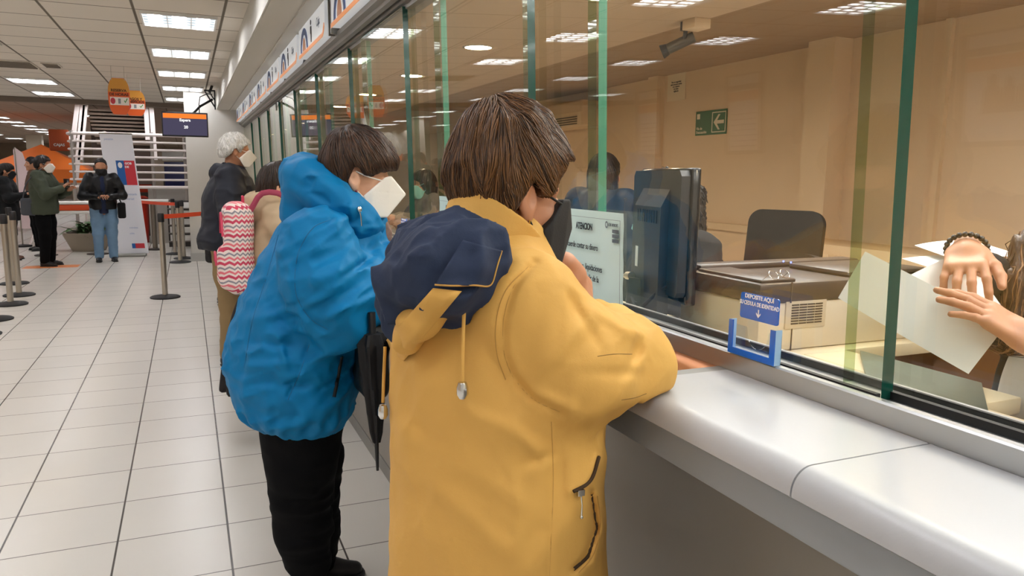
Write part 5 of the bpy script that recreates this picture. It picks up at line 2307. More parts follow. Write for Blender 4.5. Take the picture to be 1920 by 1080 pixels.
        # wrinkles gathered at the elbow and under the arm
        m = np.exp(-(np.linalg.norm(P - (ua_r + el_r) / 2, axis=1) / .14) ** 2)
        d = d - m * .0065 * (1 - 2 * np.abs(vnoise((P @ rotm('Z', 35)) * np.array([9, 22, 16]) + 5)))
        d = d - m * .007 * crease((P @ rotm('Z', 30)) * np.array([5, 14, 10]) + 15)
        f = 0
        f = f - foldpath(W, [(1003, 492), (962, 540), (944, 600), (945, 660), (962, 706), (1000, 748), (1050, 772)], 1.12, .006, .008, .13)     # armhole seam
        f = f - foldpath(W, [(992, 500), (950, 545), (932, 605), (934, 665)], 1.12, .003, .002, .13)
        f = f - foldpath(W, [(1034, 790), (1036, 900), (1030, 1080)], 1.2, .004, .0035, .1)     # side seam
        f = f - foldpath(W, [(872, 548), (868, 640), (866, 735)], 1.12, .004, .0022, .1)
        for a, b2, w, am in (((1010, 700), (1110, 590), .016, .012), ((1060, 545), (1125, 650), .010, -.007), ((1040, 560), (1010, 690), .018, .006), ((1120, 580), (1215, 640), .016, .008),
                             ((1215, 612), (1165, 720), .012, -.005), ((1225, 640), (1150, 755), .016, .005), ((1090, 700), (1200, 700), .012, -.005), ((1000, 735), (1085, 775), .012, .007),
                             ((760, 800), (1000, 960), .020, .005), ((735, 760), (900, 900), .022, -.005), ((860, 760), (1000, 830), .016, .005), ((900, 640), (985, 760), .020, -.006), ((780, 880), (980, 1060), .022, .005),
                             ((960, 790), (1030, 870), .012, .005), ((980, 870), (1040, 850), .010, -.005), ((1045, 790), (1050, 960), .014, -.006), ((740, 700), (770, 900), .02, .005), ((900, 560), (960, 700), .018, .004)):
            f = f + foldv(W, PD(*a, 1.17), PD(*b2, 1.17), w * .8, am * 1.5, .14)
        d = d - f
        # pocket welt on the right front
        f2 = foldpath(W, [(1120, 862), (1100, 905), (1072, 922)], 1.24, .006, .008, .12) - foldpath(W, [(1108, 925), (1118, 990), (1100, 1045), (1075, 1068)], 1.24, .006, .009, .12)
        f2 = f2 + foldpath(W, [(1120, 930), (1128, 990), (1112, 1050), (1085, 1078)], 1.24, .007, .006, .12)
        d = d - f2
        return d
    v, q = snet(fc, (-.28, -.32, .47), (.40, .36, 1.43), .0045)
    coat = np_mesh('coat', v, q, M_COAT, root)
    M_ST = mat('mustard stitching', '#b98d45', .8)
    for pts in (((1003, 492), (962, 540), (944, 600), (945, 660), (962, 706), (1000, 748), (1050, 772)), ((990, 500), (948, 545), (930, 605), (932, 665), (948, 712)), ((1034, 790), (1037, 900), (1030, 1080)), ((1120, 930), (1126, 985), (1110, 1045), (1085, 1074))):
        seam(fc, pts, O, 'seam', M_ST, coat, .0008)
    for pts in (((1121, 858), (1103, 903), (1074, 921)), ((1110, 925), (1117, 990), (1100, 1042), (1074, 1066))):
        seam(fc, pts, O, 'pocket_opening', mat('dark pocket slit', '#3a2814', .9), coat, .0030, lift=.0020)
    for pts in (((1120, 668), (1150, 664), (1185, 664)), ((1165, 750), (1190, 746), (1212, 738))):
        seam(fc, pts, O, 'scuff_mark', mat('scuff brown', '#8a6a35', .9), coat, .0007, lift=-.0002)

    # stand collar, higher at the nape
    cc = np.array([.470, 1.185, 1.380]) - O
    RT = np.array(Matrix.Rotation(math.radians(10), 3, 'Z') @ Matrix.Rotation(math.radians(36), 3, 'Y'))

    def fcol(P):
        Q = (P - cc) @ RT
        r = np.sqrt((Q[:, 0] / 1.06) ** 2 + Q[:, 1] ** 2)
        rad = .084 + .12 * (Q[:, 2]) * (.2 - .8 * np.tanh(Q[:, 0] / .03)) + .0015 * vnoise(P * 24)
        d = np.abs(r - rad) - .0035
        d = smax(d, np.abs(Q[:, 2]) - .030, .002)
        return d
    v, q = snet(fcol, cc - .14, cc + .14, .0034)
    np_mesh('collar', v, q, M_COAT, root)

    # hood hanging down the back: navy lining outside, mustard shell below
    def hood_base(P):
        W = P + OW
        pts = [PD(930, 485, 1.12), PD(870, 490, 1.10), PD(830, 505, 1.10), PD(800, 535, 1.16), PD(805, 520, 1.26), PD(825, 480, 1.34), PD(850, 450, 1.36)]
        d = chain(W, pts, [.016, .030, .046, .050, .054, .045, .02], .05)
        d = smin(d, chain(W, [PD(885, 475, 1.17), PD(825, 478, 1.22), PD(782, 560, 1.24), PD(765, 615, 1.20)], [.030, .048, .042, .028], .05), .04)
        d = d - .008 * vnoise(P * np.array([9, 9, 9]) + 2) - .010 * (1 - 2 * np.abs(vnoise(P * np.array([15, 15, 11]) + 8))) - .004 * (1 - 2 * np.abs(vnoise(P * np.array([31, 31, 24]) + 18))) - .012 * crease((P @ rotm('Y', 30)) * np.array([9, 9, 6]) + 5) - .006 * crease(P * np.array([16, 16, 12]) + 25)
        for a, b2, w, am in (((790, 440), (745, 600), .012, .011), ((830, 455), (780, 560), .010, -.010), ((760, 470), (725, 590), .010, -.009), ((860, 470), (930, 480), .012, -.008), ((800, 500), (900, 495), .012, .009), ((735, 520), (722, 640), .012, .008)):
            d = d - foldv(W, PD(*a, 1.13), PD(*b2, 1.13), w, am, .10)
        return d

    v, q = snet(hood_base, (-.27, -.28, .98), (.08, .28, 1.44), .0042)
    hl = np_mesh('hood_lining', v, q, M_NAVY, root)

    def hood_shell(P):
        W = P + OW
        d = chain(W, [PD(758, 628, 1.155), PD(790, 600, 1.11), PD(838, 556, 1.085)], [.018, .026, .022], .03)
        d = smin(d, chain(W, [PD(765, 640, 1.15), PD(775, 600, 1.17)], [.018, .03], .02), .02)
        d = d - .004 * (1 - 2 * np.abs(vnoise(P * np.array([20, 20, 20]) + 5)))
        return d
    v, q = snet(hood_shell, (-.27, -.28, .98), (.02, .1, 1.36), .005)
    hs = np_mesh('hood_shell', v, q, M_COAT, root)

    def panel(name, f, quad, nu, nv, lift, th, m, parent, wave=.003, edge=.0):
        A, B, C, D = (np.array(p, float) for p in quad)
        uu, vv = np.meshgrid(np.linspace(0, 1, nu), np.linspace(0, 1, nv), indexing='ij')
        u, w = uu.ravel()[:, None], vv.ravel()[:, None]
        px = (A * (1 - u) + B * u) * (1 - w) + (D * (1 - u) + C * u) * w
        P = onto(f, px, O, 0)
        g = P.reshape(nu, nv, 3)
        for _ in range(6):
            h = g.copy()
            h[1:-1] = (g[:-2] + 2 * g[1:-1] + g[2:]) / 4
            h[:, 1:-1] = (h[:, :-2] + 2 * h[:, 1:-1] + h[:, 2:]) / 4
            g = h
        P = g.reshape(-1, 3)
        vw = P + O - np.array([0, 0, CAM_Z])
        vw /= np.linalg.norm(vw, axis=1)[:, None]
        bump_ = wave * (np.sin(u[:, 0] * 9 + w[:, 0] * 3) + .6 * np.sin(w[:, 0] * 11 + 1))
        top = P - vw * (lift + bump_)[:, None]
        bot = top + vw * th
        idx = np.arange(nu * nv).reshape(nu, nv)
        F = []
        for i in range(nu - 1):
            for j in range(nv - 1):
                F.append((idx[i, j], idx[i + 1, j], idx[i + 1, j + 1], idx[i, j + 1]))
                F.append(tuple(nu * nv + k for k in (idx[i, j + 1], idx[i + 1, j + 1], idx[i + 1, j], idx[i, j])))
        ring = list(idx[:, 0]) + list(idx[-1, 1:]) + list(idx[::-1, -1][1:]) + list(idx[0, ::-1][1:])
        for a_, b_ in zip(ring, ring[1:]):
            F.append((b_, a_, a_ + nu * nv, b_ + nu * nv))
        return np_mesh(name, np.concatenate([top, bot]), np.array(F), m, parent)
    allf = lambda P: smin(smin(hood_base(P), tor(P), .03), hood_shell(P), .02)
    panel('hood_flap', allf, ((868, 450), (941, 470), (919, 537), (815, 534)), 26, 22, .018, .004, M_NAVY, hl, .0016)
    panel('hood_brim', allf, ((812, 540), (866, 546), (757, 677), (715, 648)), 22, 30, .007, .003, M_COAT, hs, .0010)
    pth = smooth_path(np.array([(941, 470), (931, 503), (919, 537), (895, 535), (850, 536), (815, 534)], float), 40)
    pp = onto(allf, pth, O, 0)
    vw = pp + O - np.array([0, 0, CAM_Z])
    vw /= np.linalg.norm(vw, axis=1)[:, None]
    for _ in range(4):
        pp[1:-1] = (pp[:-2] + 2 * pp[1:-1] + pp[2:]) / 4
    v, q = tube_net(pp - vw * .0175, .0013, 6)
    np_mesh('hood_piping', v, q, M_ST, hl)

    # draw cords with metal stoppers
    for pts, dep, tip in ((((872, 548), (868, 640), (867, 715)), 1.083, (867, 732)), (((722, 650), (719, 720), (718, 755)), 1.29, (718, 772))):
        b = MB()
        P0 = [PD(x, y, dep) - O for x, y in pts]
        b.tube([tuple(p) for p in smooth_path(P0, 8)], .0028, 8)
        co = b.build('drawcord', M_COAT, root)
        b = MB()
        p = PD(*tip, dep - .005) - O
        b.tube([tuple(p + np.array([0, 0, .012])), tuple(p + np.array([0, 0, .004])), tuple(p - np.array([0, 0, .006])), tuple(p - np.array([0, 0, .012]))], [.006, .0085, .0085, .005], 10)
        b.build('cord_stopper', M_CHROME, co)
    # zip pull at the pocket
    b = MB()
    p = PD(1089, 925, 1.155) - O
    b.box(tuple(p + np.array([-.006, -.003, -.004])), tuple(p + np.array([.006, .003, .006])), .001)
    b.tube([tuple(p), tuple(p + np.array([.001, -.003, -.018])), tuple(p + np.array([.001, -.002, -.036]))], [.0016, .001, .0016], 6)
    b.ball(tuple(p + np.array([.001, -.002, -.038])), .003, 8)
    b.build('zip_pull', M_CHROME, root)

    # trousers and shoes below the coat
    def ft(P):
        d = None
        for s in (-1, 1):
            e = chain(P, [(0, s * .09, .80), (.01, s * .09, .45), (-.01, s * .09, .07)], (.095, .075, .065), .03)
            d = e if d is None else smin(d, e, .02)
        return smax(d, .06 - P[:, 2], .01)
    v, q = snet(ft, (-.2, -.25, .04), (.2, .25, .86), .012)
    np_mesh('trousers', v, q, cloth('black trousers', '#0b0b0d', .9, spec=.12), root)
    for s in (-1, 1):
        shoe(root, (-.08, s * .09), (.17, s * .09 - .0), mat('black shoe', '#141416', .4))


yellow_woman()
# ------------------------------------------------------------------ woman in the blue jacket
def blue_woman():
    O = np.array([.36, 2.50, 0])
    root = thing('person', 'person in a bright blue hooded jacket and white face mask at the counter', 'person', tuple(O))
    M_BLUEJ = cloth('blue jacket shell', '#0070a6', .6, bump=.35, bscale=34, var=.05, spec=.2)
    HD = Head(PD(672, 336, 2.42) - O, rot(-14, 6, 0), 1.02)
    sk = SKIN['fair']
    yb = 2.50
    A = lambda px, py, y=yb: AT(px, py, y=y) - O
    rows = []
    for py, c, w in ((795, 565, 120), (770, 556, 185), (735, 552, 222), (680, 549, 240), (610, 566, 250), (530, 594, 240), (455, 618, 215), (410, 632, 180), (375, 648, 120), (350, 655, 96)):
        p = A(c, py)
        q0, q1 = A(c - w / 2, py), A(c + w / 2, py)
        a = (q1[0] - q0[0]) / 2
        b = {795: .17, 770: .22, 735: .245, 680: .25, 610: .245, 530: .235, 455: .205, 410: .15, 375: .10, 350: .08}[py]
        rows.append((p[2], p[0], p[1], a, b))
    tor = Loft(rows, 0, .03)
    nb = A(652, 395)
    sh_r, ua_r, el_r = AT(600, 455, y=2.30) - O, AT(612, 525, y=2.27) - O, AT(634, 580, y=2.265) - O
    fm_r, wr_r = AT(690, 540, y=2.30) - O, AT(735, 488, y=2.36) - O
    sh_l, el_l, wr_l = A(640, 450, 2.70), A(700, 560, 2.74), A(745, 478, 2.60)
    hip = [A(566, 790, 2.42), A(575, 790, 2.60)]
    knee = [A(565, 925, 2.46), A(585, 925, 2.62)]
    ank = [A(578, 1052, 2.50), A(592, 1048, 2.66)]

    def fb(P):
        d = smin(HD.skin(P), HD.neck(P, nb), .02)
        d = smin(d, chain(P, [A(566, 780), A(580, 640), A(620, 470)], (.13, .12, .10), .05), .05)
        d = smin(d, chain(P, [sh_r, ua_r, el_r, fm_r, wr_r], (.05, .046, .042, .036, .026), .02), .02)
        d = smin(d, chain(P, [sh_l, el_l, wr_l], (.05, .042, .026), .02), .02)
        for k in range(2):
            d = smin(d, chain(P, [hip[k], knee[k], ank[k] + np.array([0, 0, -.06])], (.09, .06, .035), .03), .03)
        return d
    hc = HD.p
    nets = [snet(fb, (-.36, -.36, .0), (.42, .36, 1.38), .011),
            snet(lambda P: smin(HD.skin(P), HD.neck(P, nb), .02), hc - np.array([.16, .15, .19]), hc + np.array([.18, .15, .18]), .004)]
    for wr, el, t, sd in ((wr_r, fm_r, A(722, 455, 2.42), 1), (wr_l, el_l, A(722, 462, 2.48), -1)):
        f = t - wr
        nets.append(snet(lambda P: hand_sdf(P, wr, f, (.3, -.3 * sd, 1), sd, (40, 45, 50, 55), (35, 25), .95), wr - .15, wr + .17, .0042))
    v, q = join_nets(nets)
    np_mesh('body', v, q, sk, root)
    eyes(HD, root)

    line = [(-.15, -.030), (-.105, -.050), (-.07, -.062), (-.046, -.050), (-.030, -.012), (-.012, .034), (.004, .038), (.018, .018), (.034, .014), (.050, .022), (.075, .034), (.105, .040), (.14, .045)]

    def cutv(Q):
        return np.interp(Q[:, 0], *zip(*line)) - Q[:, 2]

    def fh(P):
        Q = HD.loc(P)
        d = ellip(Q, (-.008, 0, .052), (.116, .094, .112))
        d = smin(d, ellip(Q, (-.060, 0, .010), (.066, .080, .080)), .03)
        d = smin(d, ellip(Q, (.055, 0, .060), (.066, .070, .056)), .03)
        d = d - vnoise(Q * np.array([24, 24, 14])) * .005 - vnoise(Q * np.array([66, 66, 24]) + 3) * .0026
        return smax(d, cutv(Q) + .005 * vnoise(Q * 50 + 9), .012) * HD.s
    hm = hair_mat('dark brown hair', '#1c110b', '#52341f', .4)
    c0 = crown_comb(HD, (-.045, .0, .15), (.35, 0, 0), .6)
    hair_object(fh, hc - np.array([.19, .17, .18]), hc + np.array([.20, .17, .20]), .005, c0, hm, root, n=3000, length=.10, steps=8, rad=.0010, wob=.18, seed=8, base_tone=.2,
                keep=lambda V: cutv(HD.loc(V)) < .002, stop=lambda P: cutv(HD.loc(P)) - .006)
    v, q = join_nets([mask_net(HD, 'kn95', .0035)] + mask_straps(HD, 'kn95'))
    np_mesh('face_mask', v, q, mat('white mask cloth', '#ece6dc', .8, bump=.1, bscale=300), root)
    b = MB()
    b.ball(tuple(HD.w(.0, -.084, -.036)), .004, 10)
    b.build('earring', mat('dark red bead', '#6a2430', .2), root)

    def fc(P):
        t = tor(P)
        d = smin(t, chain(P, [sh_r, ua_r, el_r, fm_r, wr_r], [.105, .112, .098, .080, .055], .05), .022)
        d = smin(d, chain(P, [sh_l, el_l, wr_l], [.10, .10, .055], .05), .03)
        W = P + O
        d = d - .009 * vnoise(P * np.array([6, 6, 4.5]) + 14) - .008 * (1 - 2 * np.abs(vnoise((P @ rotm('Y', -25)) * np.array([9, 9, 15]) + 3))) - .0045 * (1 - 2 * np.abs(vnoise((P @ rotm('Y', -25)) * np.array([18, 18, 30]) + 33)))
        Pr = P @ rotm('Y', -28)
        d = d - .010 * crease(Pr * np.array([4.5, 4.5, 8]) + 13) - .005 * crease(Pr * np.array([9, 9, 17]) + 43)
        f = -foldpath(W, [(620, 412), (590, 425), (562, 468), (553, 520), (558, 560), (585, 600), (615, 618)], 2.25, .010, .012, .15)
        f = f - foldpath(W, [(582, 640), (560, 700), (540, 745)], 2.25, .006, .006, .15)
        f = f - foldpath(W, [(520, 430), (500, 520), (470, 600), (455, 700)], 2.3, .005, .004, .2)
        for a, b2, w, am in (((560, 545), (650, 500), .020, .012), ((575, 585), (660, 540), .018, -.011), ((600, 600), (690, 560), .018, .010), ((570, 480), (640, 455), .02, .008), ((640, 520), (700, 480), .014, -.010), ((655, 560), (720, 520), .016, .009),
                             ((470, 600), (560, 580), .02, .009), ((455, 640), (570, 650), .02, -.009), ((445, 690), (560, 680), .022, .009), ((480, 720), (600, 720), .02, -.008), ((520, 500), (555, 560), .02, .008), ((500, 560), (560, 640), .018, -.008), ((560, 690), (640, 650), .02, .008), ((590, 740), (655, 690), .018, -.008), ((520, 630), (540, 700), .016, .008)):
            f = f + foldv(W, PD(*a, 2.28), PD(*b2, 2.28), w * .7, am * 1.7, .2)
        d = d - f
        # gathered hem
        hem = np.exp(-((P[:, 2] - rows[1][0] - .01) / .05) ** 2)
        ang = np.arctan2(P[:, 1], P[:, 0] - rows[1][1])
        d = d - hem * .006 * np.sin(ang * 26 + 2 * vnoise(P * 9))
        return d
    v, q = snet(fc, (-.36, -.42, .66), (.44, .42, 1.50), .0062)
    jk = np_mesh('jacket', v, q, M_BLUEJ, root)
    M_ST = mat('dark blue seam', '#075d86', .7)
    for pts in (((620, 412), (590, 425), (562, 468), (553, 520), (558, 560), (585, 600), (615, 618)), ((582, 640), (562, 700), (540, 750)), ((522, 440), (500, 520), (474, 600), (458, 690))):
        seam(fc, pts, O, 'seam', M_ST, jk, .0014)
    seam(fc, ((640, 668), (634, 705), (626, 745)), O, 'pocket_zip', mat('black zip', '#0c0c10', .5), jk, .006)

    # hood and high collar around the neck
    def fhood(P):
        W = P + O
        d = chain(P, [A(688, 412, 2.36), A(652, 397, 2.35), A(612, 370, 2.38), A(578, 338, 2.44), A(570, 330, 2.52), A(586, 336, 2.60), A(628, 360, 2.66), A(680, 400, 2.62)], [.030, .046, .052, .054, .058, .054, .048, .034], .05)
        d = smin(d, chain(P, [A(600, 350), A(580, 395), A(640, 400)], [.06, .07, .07], .05), .04)
        d = smin(d, chain(P, [A(700, 438, 2.40), A(672, 420, 2.36), A(620, 400, 2.36)], [.024, .036, .045], .03), .03)
        d = d - .012 * crease(P * np.array([6, 6, 11]) + 23) - .006 * crease(P * np.array([13, 13, 20]) + 3)
        hd = HD.skull(HD.loc(P))
        d = smax(d, -(hd - .020), .012)
        d = d - .007 * vnoise(P * 11 + 4) - .007 * (1 - 2 * np.abs(vnoise(P * np.array([15, 15, 22]) + 9)))
        for a, b2, w, am in (((560, 300), (640, 372), .016, .012), ((545, 335), (640, 395), .012, -.012), ((600, 300), (650, 340), .010, -.010), ((590, 400), (690, 420), .014, -.010), ((640, 380), (690, 410), .012, .009)):
            d = d - foldv(W, PD(*a, 2.36), PD(*b2, 2.36), w, am, .2)
        return d
    v, q = snet(fhood, (-.30, -.30, 1.20), (.36, .30, 1.62), .0058)
    ho = np_mesh('hood', v, q, M_BLUEJ, root)
    b = MB()
    p = onto(fhood, [(672, 393)], O, .004, 1.5, 3.2)[0]
    b.ball(tuple(p), (.008, .006, .010), 12)
    b.tube([tuple(p), tuple(p + np.array([.004, 0, -.02])), tuple(p + np.array([.006, .0, -.05]))], .0022, 8)
    b.build('toggle', M_CHROME, ho)
    # scarf
    def fs(P):
        d = chain(P, [A(690, 405, 2.46), A(706, 440, 2.44), A(712, 478, 2.45)], [.035, .036, .024], .03)
        d = smin(d, chain(P, [A(655, 395, 2.44), A(700, 412, 2.44)], [.05, .03], .03), .03)
        return d - .008 * (1 - 2 * np.abs(vnoise(P * np.array([28, 28, 14]) + 6)))
    v, q = snet(fs, (.05, -.25, 1.12), (.40, .15, 1.48), .006)
    np_mesh('scarf', v, q, mat('brown print scarf', '#7d6257', .85, var=.55, vscale=55, bump=.2, bscale=120), root)

    # trousers
    def ft(P):
        d = None
        for k in range(2):
            kk = (hip[k] + knee[k]) / 2
            e = chain(P, [hip[k], kk, knee[k], (knee[k] + ank[k]) / 2 + np.array([-.004, 0, 0]), ank[k]], (.118, .108, .092, .088, .074), .04)
            d = e if d is None else smin(d, e, .03)
        d = smin(d, rcone(P, A(566, 790, 2.48), A(570, 760, 2.52), .13, .14), .05)
        W = P + O
        d = d - .006 * (1 - 2 * np.abs(vnoise(P * np.array([9, 9, 24]) + 3))) * np.clip((.75 - P[:, 2]) / .3, .3, 1)
        for a, b2, w, am in (((520, 920), (625, 935), .014, .012), ((515, 945), (620, 930), .010, -.010), ((530, 1030), (620, 1020), .014, .012), ((540, 1045), (618, 1050), .012, -.010), ((530, 1000), (615, 990), .016, .008)):
            d = d - foldv(W, PD(*a, 2.45), PD(*b2, 2.45), w, am, .2)
        return smax(d, .05 - P[:, 2], .01)
    v, q = snet(ft, (-.34, -.30, .03), (.30, .34, .86), .008)
    np_mesh('trousers', v, q, cloth('black trousers', '#0b0b0d', .9, spec=.12), root)
    m = mat('black shoe', '#141416', .4)
    for k in range(2):
        a = ank[k]
        shoe(root, (a[0] - .075, a[1]), (a[0] + .185, a[1] - .03), m, .05, .085)
    return root


blue_woman()
# her bag and umbrella
bc_ = AT(694, 668, y=2.30)
hb = thing('handbag', 'black handbag hanging in front of the blue jacket', 'handbag', (bc_[0], bc_[1], bc_[2]))


def fbag(P):
    d = rbox(P, (0, 0, 0), (.046, .09, .115), .03)
    d = d - .005 * vnoise(P * 14) - .004 * (1 - 2 * np.abs(vnoise(P * np.array([20, 20, 8]) + 4)))
    return d


sculpt('body', fbag, (-.13, -.16, -.18), (.13, .16, .18), .006, mat('black leather', '#15140f', .4, bump=.15, bscale=90), hb)
b = MB()
b.tube([tuple(p) for p in smooth_path([(-.01, -.07, .09), (.0, -.08, .17), (.01, -.05, .23), (.01, .03, .23), (.0, .07, .17), (-.01, .07, .09)], 20)], .007, 8)
b.build('handle', mat('black leather', '#15140f', .4), hb)
b = MB()
b.box((-.02, -.096, .05), (.005, -.088, .068), .003)
b.box((.012, -.096, .04), (.02, -.088, .08), .002)
b.build('clasp', M_CHROME, hb)
u0, u1, u2 = AT(708, 882, y=2.16), AT(705, 800, y=2.16), AT(699, 640, y=2.17)
um = thing('umbrella', 'folded black umbrella hanging point down between the two coats', 'umbrella', (u0[0], u0[1], u0[2]))
dz = Vector(u2 - u0)
L = dz.length
ax = dz.normalized()
ex = ax.orthogonal().normalized()
ey = ax.cross(ex)
b = MB()
ring = []
for r, t in ((.010, .22), (.017, .30), (.024, .45), (.031, .65), (.037, .85), (.040, .98), (.030, 1.06)):
    ring.append([b.bm.verts.new(ax * (L * t) + (ex * math.cos(a) + ey * math.sin(a)) * (r * (1 + .20 * math.cos(6 * a + t * 5)))) for a in [2 * PI * k / 36 for k in range(36)]])
for r0, r1 in zip(ring, ring[1:]):
    for k in range(36):
        b.bm.faces.new((r0[k], r0[(k + 1) % 36], r1[(k + 1) % 36], r1[k]))
b.bm.faces.new(ring[0][::-1])
b.bm.faces.new(ring[-1])
b.build('canopy', cloth('umbrella black', '#101013', .55), um)
b = MB()
b.tube([tuple(ax * (L * t)) for t in (.26, .10, 0)], [.007, .0055, .004], 10)
b.build('tip', M_BLACK, um)
b = MB()
b.tube([tuple(ax * (L * t)) for t in (1.03, 1.15, 1.22)], .011, 10)
b.build('handle', M_BLACK, um)
# ------------------------------------------------------------------ the other people
M_DARKJ = cloth('dark navy jacket', '#1b1f2a', .6, bump=.3, bscale=25)
M_BLACKC = cloth('black coat cloth', '#121315', .8, bump=.2, bscale=30)
M_TROUB = MATS['black trousers']
H_BLACK = hair_mat('black hair', '#0d0b0b', '#2a211d', .4)
H_DARK = hair_mat('dark hair', '#1b110c', '#3d2a1e', .42)
H_WHITE = hair_mat('white hair', '#b9b6b0', '#f2f0ea', .5)
M_SHOE = MATS['black shoe']


def person(label, x, y, rz, H, jacket, trousers, skin='tan', shoe_m=None, hem=.80, puff=1.0, style='short', hair=None, thick=.014, mask='kn95', mask_m=None,
           yaw=0., pitch=0., armr=None, arml=None, hood=False, lean=0., res=.012, hs=1.0, legs=True, handdir=None, curls=False, jname='jacket', tex=.0, bald=False, shirt=None, seated=False, n_str=350):
    """armr / arml = (elbow, wrist) in the person's own frame (x forward, y left, z up)."""
    root = thing('person', label, 'person', (x, y, 0), math.radians(rz))
    k = H / 1.70
    s = hs
    sk = SKIN[skin]
    HD = Head((.035 + lean * 1.0, 0, H - .148 * s), rot(yaw, pitch), s)
    lx = lambda z: lean * max(0, min(1, (z - .85 * k) / (.6 * k)))
    nb = np.array([lx(1.42 * k) + .0, 0, 1.41 * k])
    shz = 1.37 * k
    sR, sL = np.array([lx(shz), -.175 * k, shz]), np.array([lx(shz), .175 * k, shz])
    armr = armr or ((-.03, -.24 * k, 1.08 * k), (.08, -.22 * k, .84 * k))
    arml = arml or ((-.03, .24 * k, 1.08 * k), (.08, .22 * k, .84 * k))
    (eR, wR), (eL, wL) = [[np.array(p, float) for p in a] for a in (armr, arml)]
    if seated:
        lg = [([-.02, sd * .10, .62], [.40, sd * .12, .62], [.42, sd * .12, .20]) for sd in (-1, 1)]
    else:
        lg = [([0, sd * .095 * k, .86 * k], [.02, sd * .10 * k, .47 * k], [-.01, sd * .105 * k, .09 * k]) for sd in (-1, 1)]
    lg = [[np.array(p) for p in q] for q in lg]

    def fb(P):
        d = smin(HD.skin(P), HD.neck(P, nb), .02)
        d = smin(d, chain(P, [(0, 0, .86 * k), (lx(1.1 * k), 0, 1.1 * k), (lx(1.32 * k), 0, 1.32 * k)], (.11, .10, .10), .05), .05)
        for a in ((sR, eR, wR), (sL, eL, wL)):
            d = smin(d, chain(P, a, (.048, .04, .027), .02), .02)
        for q in lg:
            d = smin(d, chain(P, q, (.08, .055, .035), .03), .03)
        return d
    nets = [snet(fb, (-.35, -.40, .02), (.62, .40, H + .02), .014)]
    hc = HD.p
    r = .17 * s
    nets.append(snet(lambda P: smin(HD.skin(P), HD.neck(P, nb), .02), hc - r, hc + r + .01, .0055))
    for (e, w_), sd in (((eR, wR), 1), ((eL, wL), -1)):
        f = (w_ - e) if handdir is None or handdir[0 if sd > 0 else 1] is None else np.array(handdir[0 if sd > 0 else 1], float)
        up = np.array([.25, -.9 * sd, .5]) if abs(f[2]) > .8 * np.linalg.norm(f) else np.array([.05, -.2 * sd, 1.])
        nets.append(snet(lambda P: hand_sdf(P, w_, f, up, sd, (22, 28, 32, 38), (35, 25), .95), w_ - .13, w_ + .20, .006))
    v, q = join_nets([n_ for n_ in nets if len(n_[0])])
    np_mesh('body', v, q, sk, root)
    eyes(HD, root)

    if hair is not None:
        base = hair_sdf(HD, style, thick, tex=tex)
        if bald:
            def fh(P):
                Q = HD.loc(P)
                return smax(base(P), (Q[:, 2] - .062 - .25 * np.clip(-Q[:, 0] - .03, -.2, .2)) * s, .008)
        elif curls:
            def fh(P):
                Q = HD.loc(P)
                d = ellip(Q, (-.022, 0, .040), (.120, .108, .112))
                d = smin(d, ellip(Q, (-.060, 0, -.04), (.075, .098, .085)), .03)
                c = np.sin(Q[:, 0] * 170) * np.sin(Q[:, 1] * 170 + 1) * np.sin(Q[:, 2] * 170 + 2)
                d = d - .008 * c - .010 * vnoise(Q * 34)
                return smax(d, hair_cut(Q, [(-.2, -.12), (.0, -.12), (.02, -.04), (.04, .02), (.08, .05), (.14, .06)]), .012) * s
        else:
            fh = base
        line = HAIRLINES['bob' if curls else style]
        hair_object(fh, hc - np.array([.19, .18, .31 if style == 'long' else .19]) * s, hc + np.array([.20, .18, .20]) * s, .006, crown_comb(HD, (-.045, 0, .14), (.2, 0, 0), .6), hair, root,
                    n=n_str, length=.05 if style == 'short' else .09, steps=6, rad=.0016, wob=.5 if tex or curls else .2, seed=int(H * 1000) % 97, base_tone=.35 if hair is not H_WHITE else .6,
                    keep=lambda V: hair_cut(HD.loc(V), line) < .0, stop=lambda P: hair_cut(HD.loc(P), line) - .006)
    if mask:
        mm = mask_m or mat('white mask cloth', '#ece6dc', .8)
        v, q = join_nets([mask_net(HD, mask, .005)] + mask_straps(HD, mask))
        np_mesh('face_mask', v, q, mm, root)

    hz = hem * k
    rows = [(hz, lx(hz), 0, .155 * puff, .20 * puff), (hz + .06, lx(hz), 0, .165 * puff, .21 * puff)]
    for z, a, b in ((1.05 * k, .15, .195), (1.22 * k, .150, .205), (1.33 * k, .125, .185), (1.40 * k, .095, .13), (1.45 * k, .075, .08)):
        if z > hz + .12:
            rows.append((z, lx(z), 0, a * puff, b * puff))
    tor = Loft(rows, 0, .02)

    def fj(P):
        d = tor(P)
        for a in ((sR, eR, wR), (sL, eL, wL)):
            e2 = a[2] - (a[2] - a[1]) * .06
            d = smin(d, chain(P, [a[0], (a[0] + a[1]) / 2, a[1], e2], (.078 * puff, .074 * puff, .064 * puff, .046 * puff), .04), .03)
        d = d - .007 * vnoise(P * np.array([8, 8, 5]) + 3) - .005 * (1 - 2 * np.abs(vnoise(P * np.array([12, 12, 17]) + 8))) - .007 * crease(P * np.array([6, 6, 10]) + 33)
        c = rcone(P, nb + np.array([-.01, 0, -.02]), nb + np.array([.0, 0, .03]), .085, .078)
        d = smin(d, smax(c, -rcone(P, nb, nb + np.array([.01, 0, .09]), .062, .064), .01), .015)
        if hood:
            h = chain(P, [nb + np.array(p) for p in ((.05, -.095, -.02), (-.04, -.10, .01), (-.085, -.06, .0), (-.10, .0, -.01), (-.085, .06, .0), (-.04, .10, .01), (.05, .095, -.02))], tuple(q_ * float(hood) for q_ in (.03, .044, .050, .052, .050, .044, .03)), .04)
            d = smin(d, h - .006 * vnoise(P * 18) - .008 * crease(P * 10), .015)
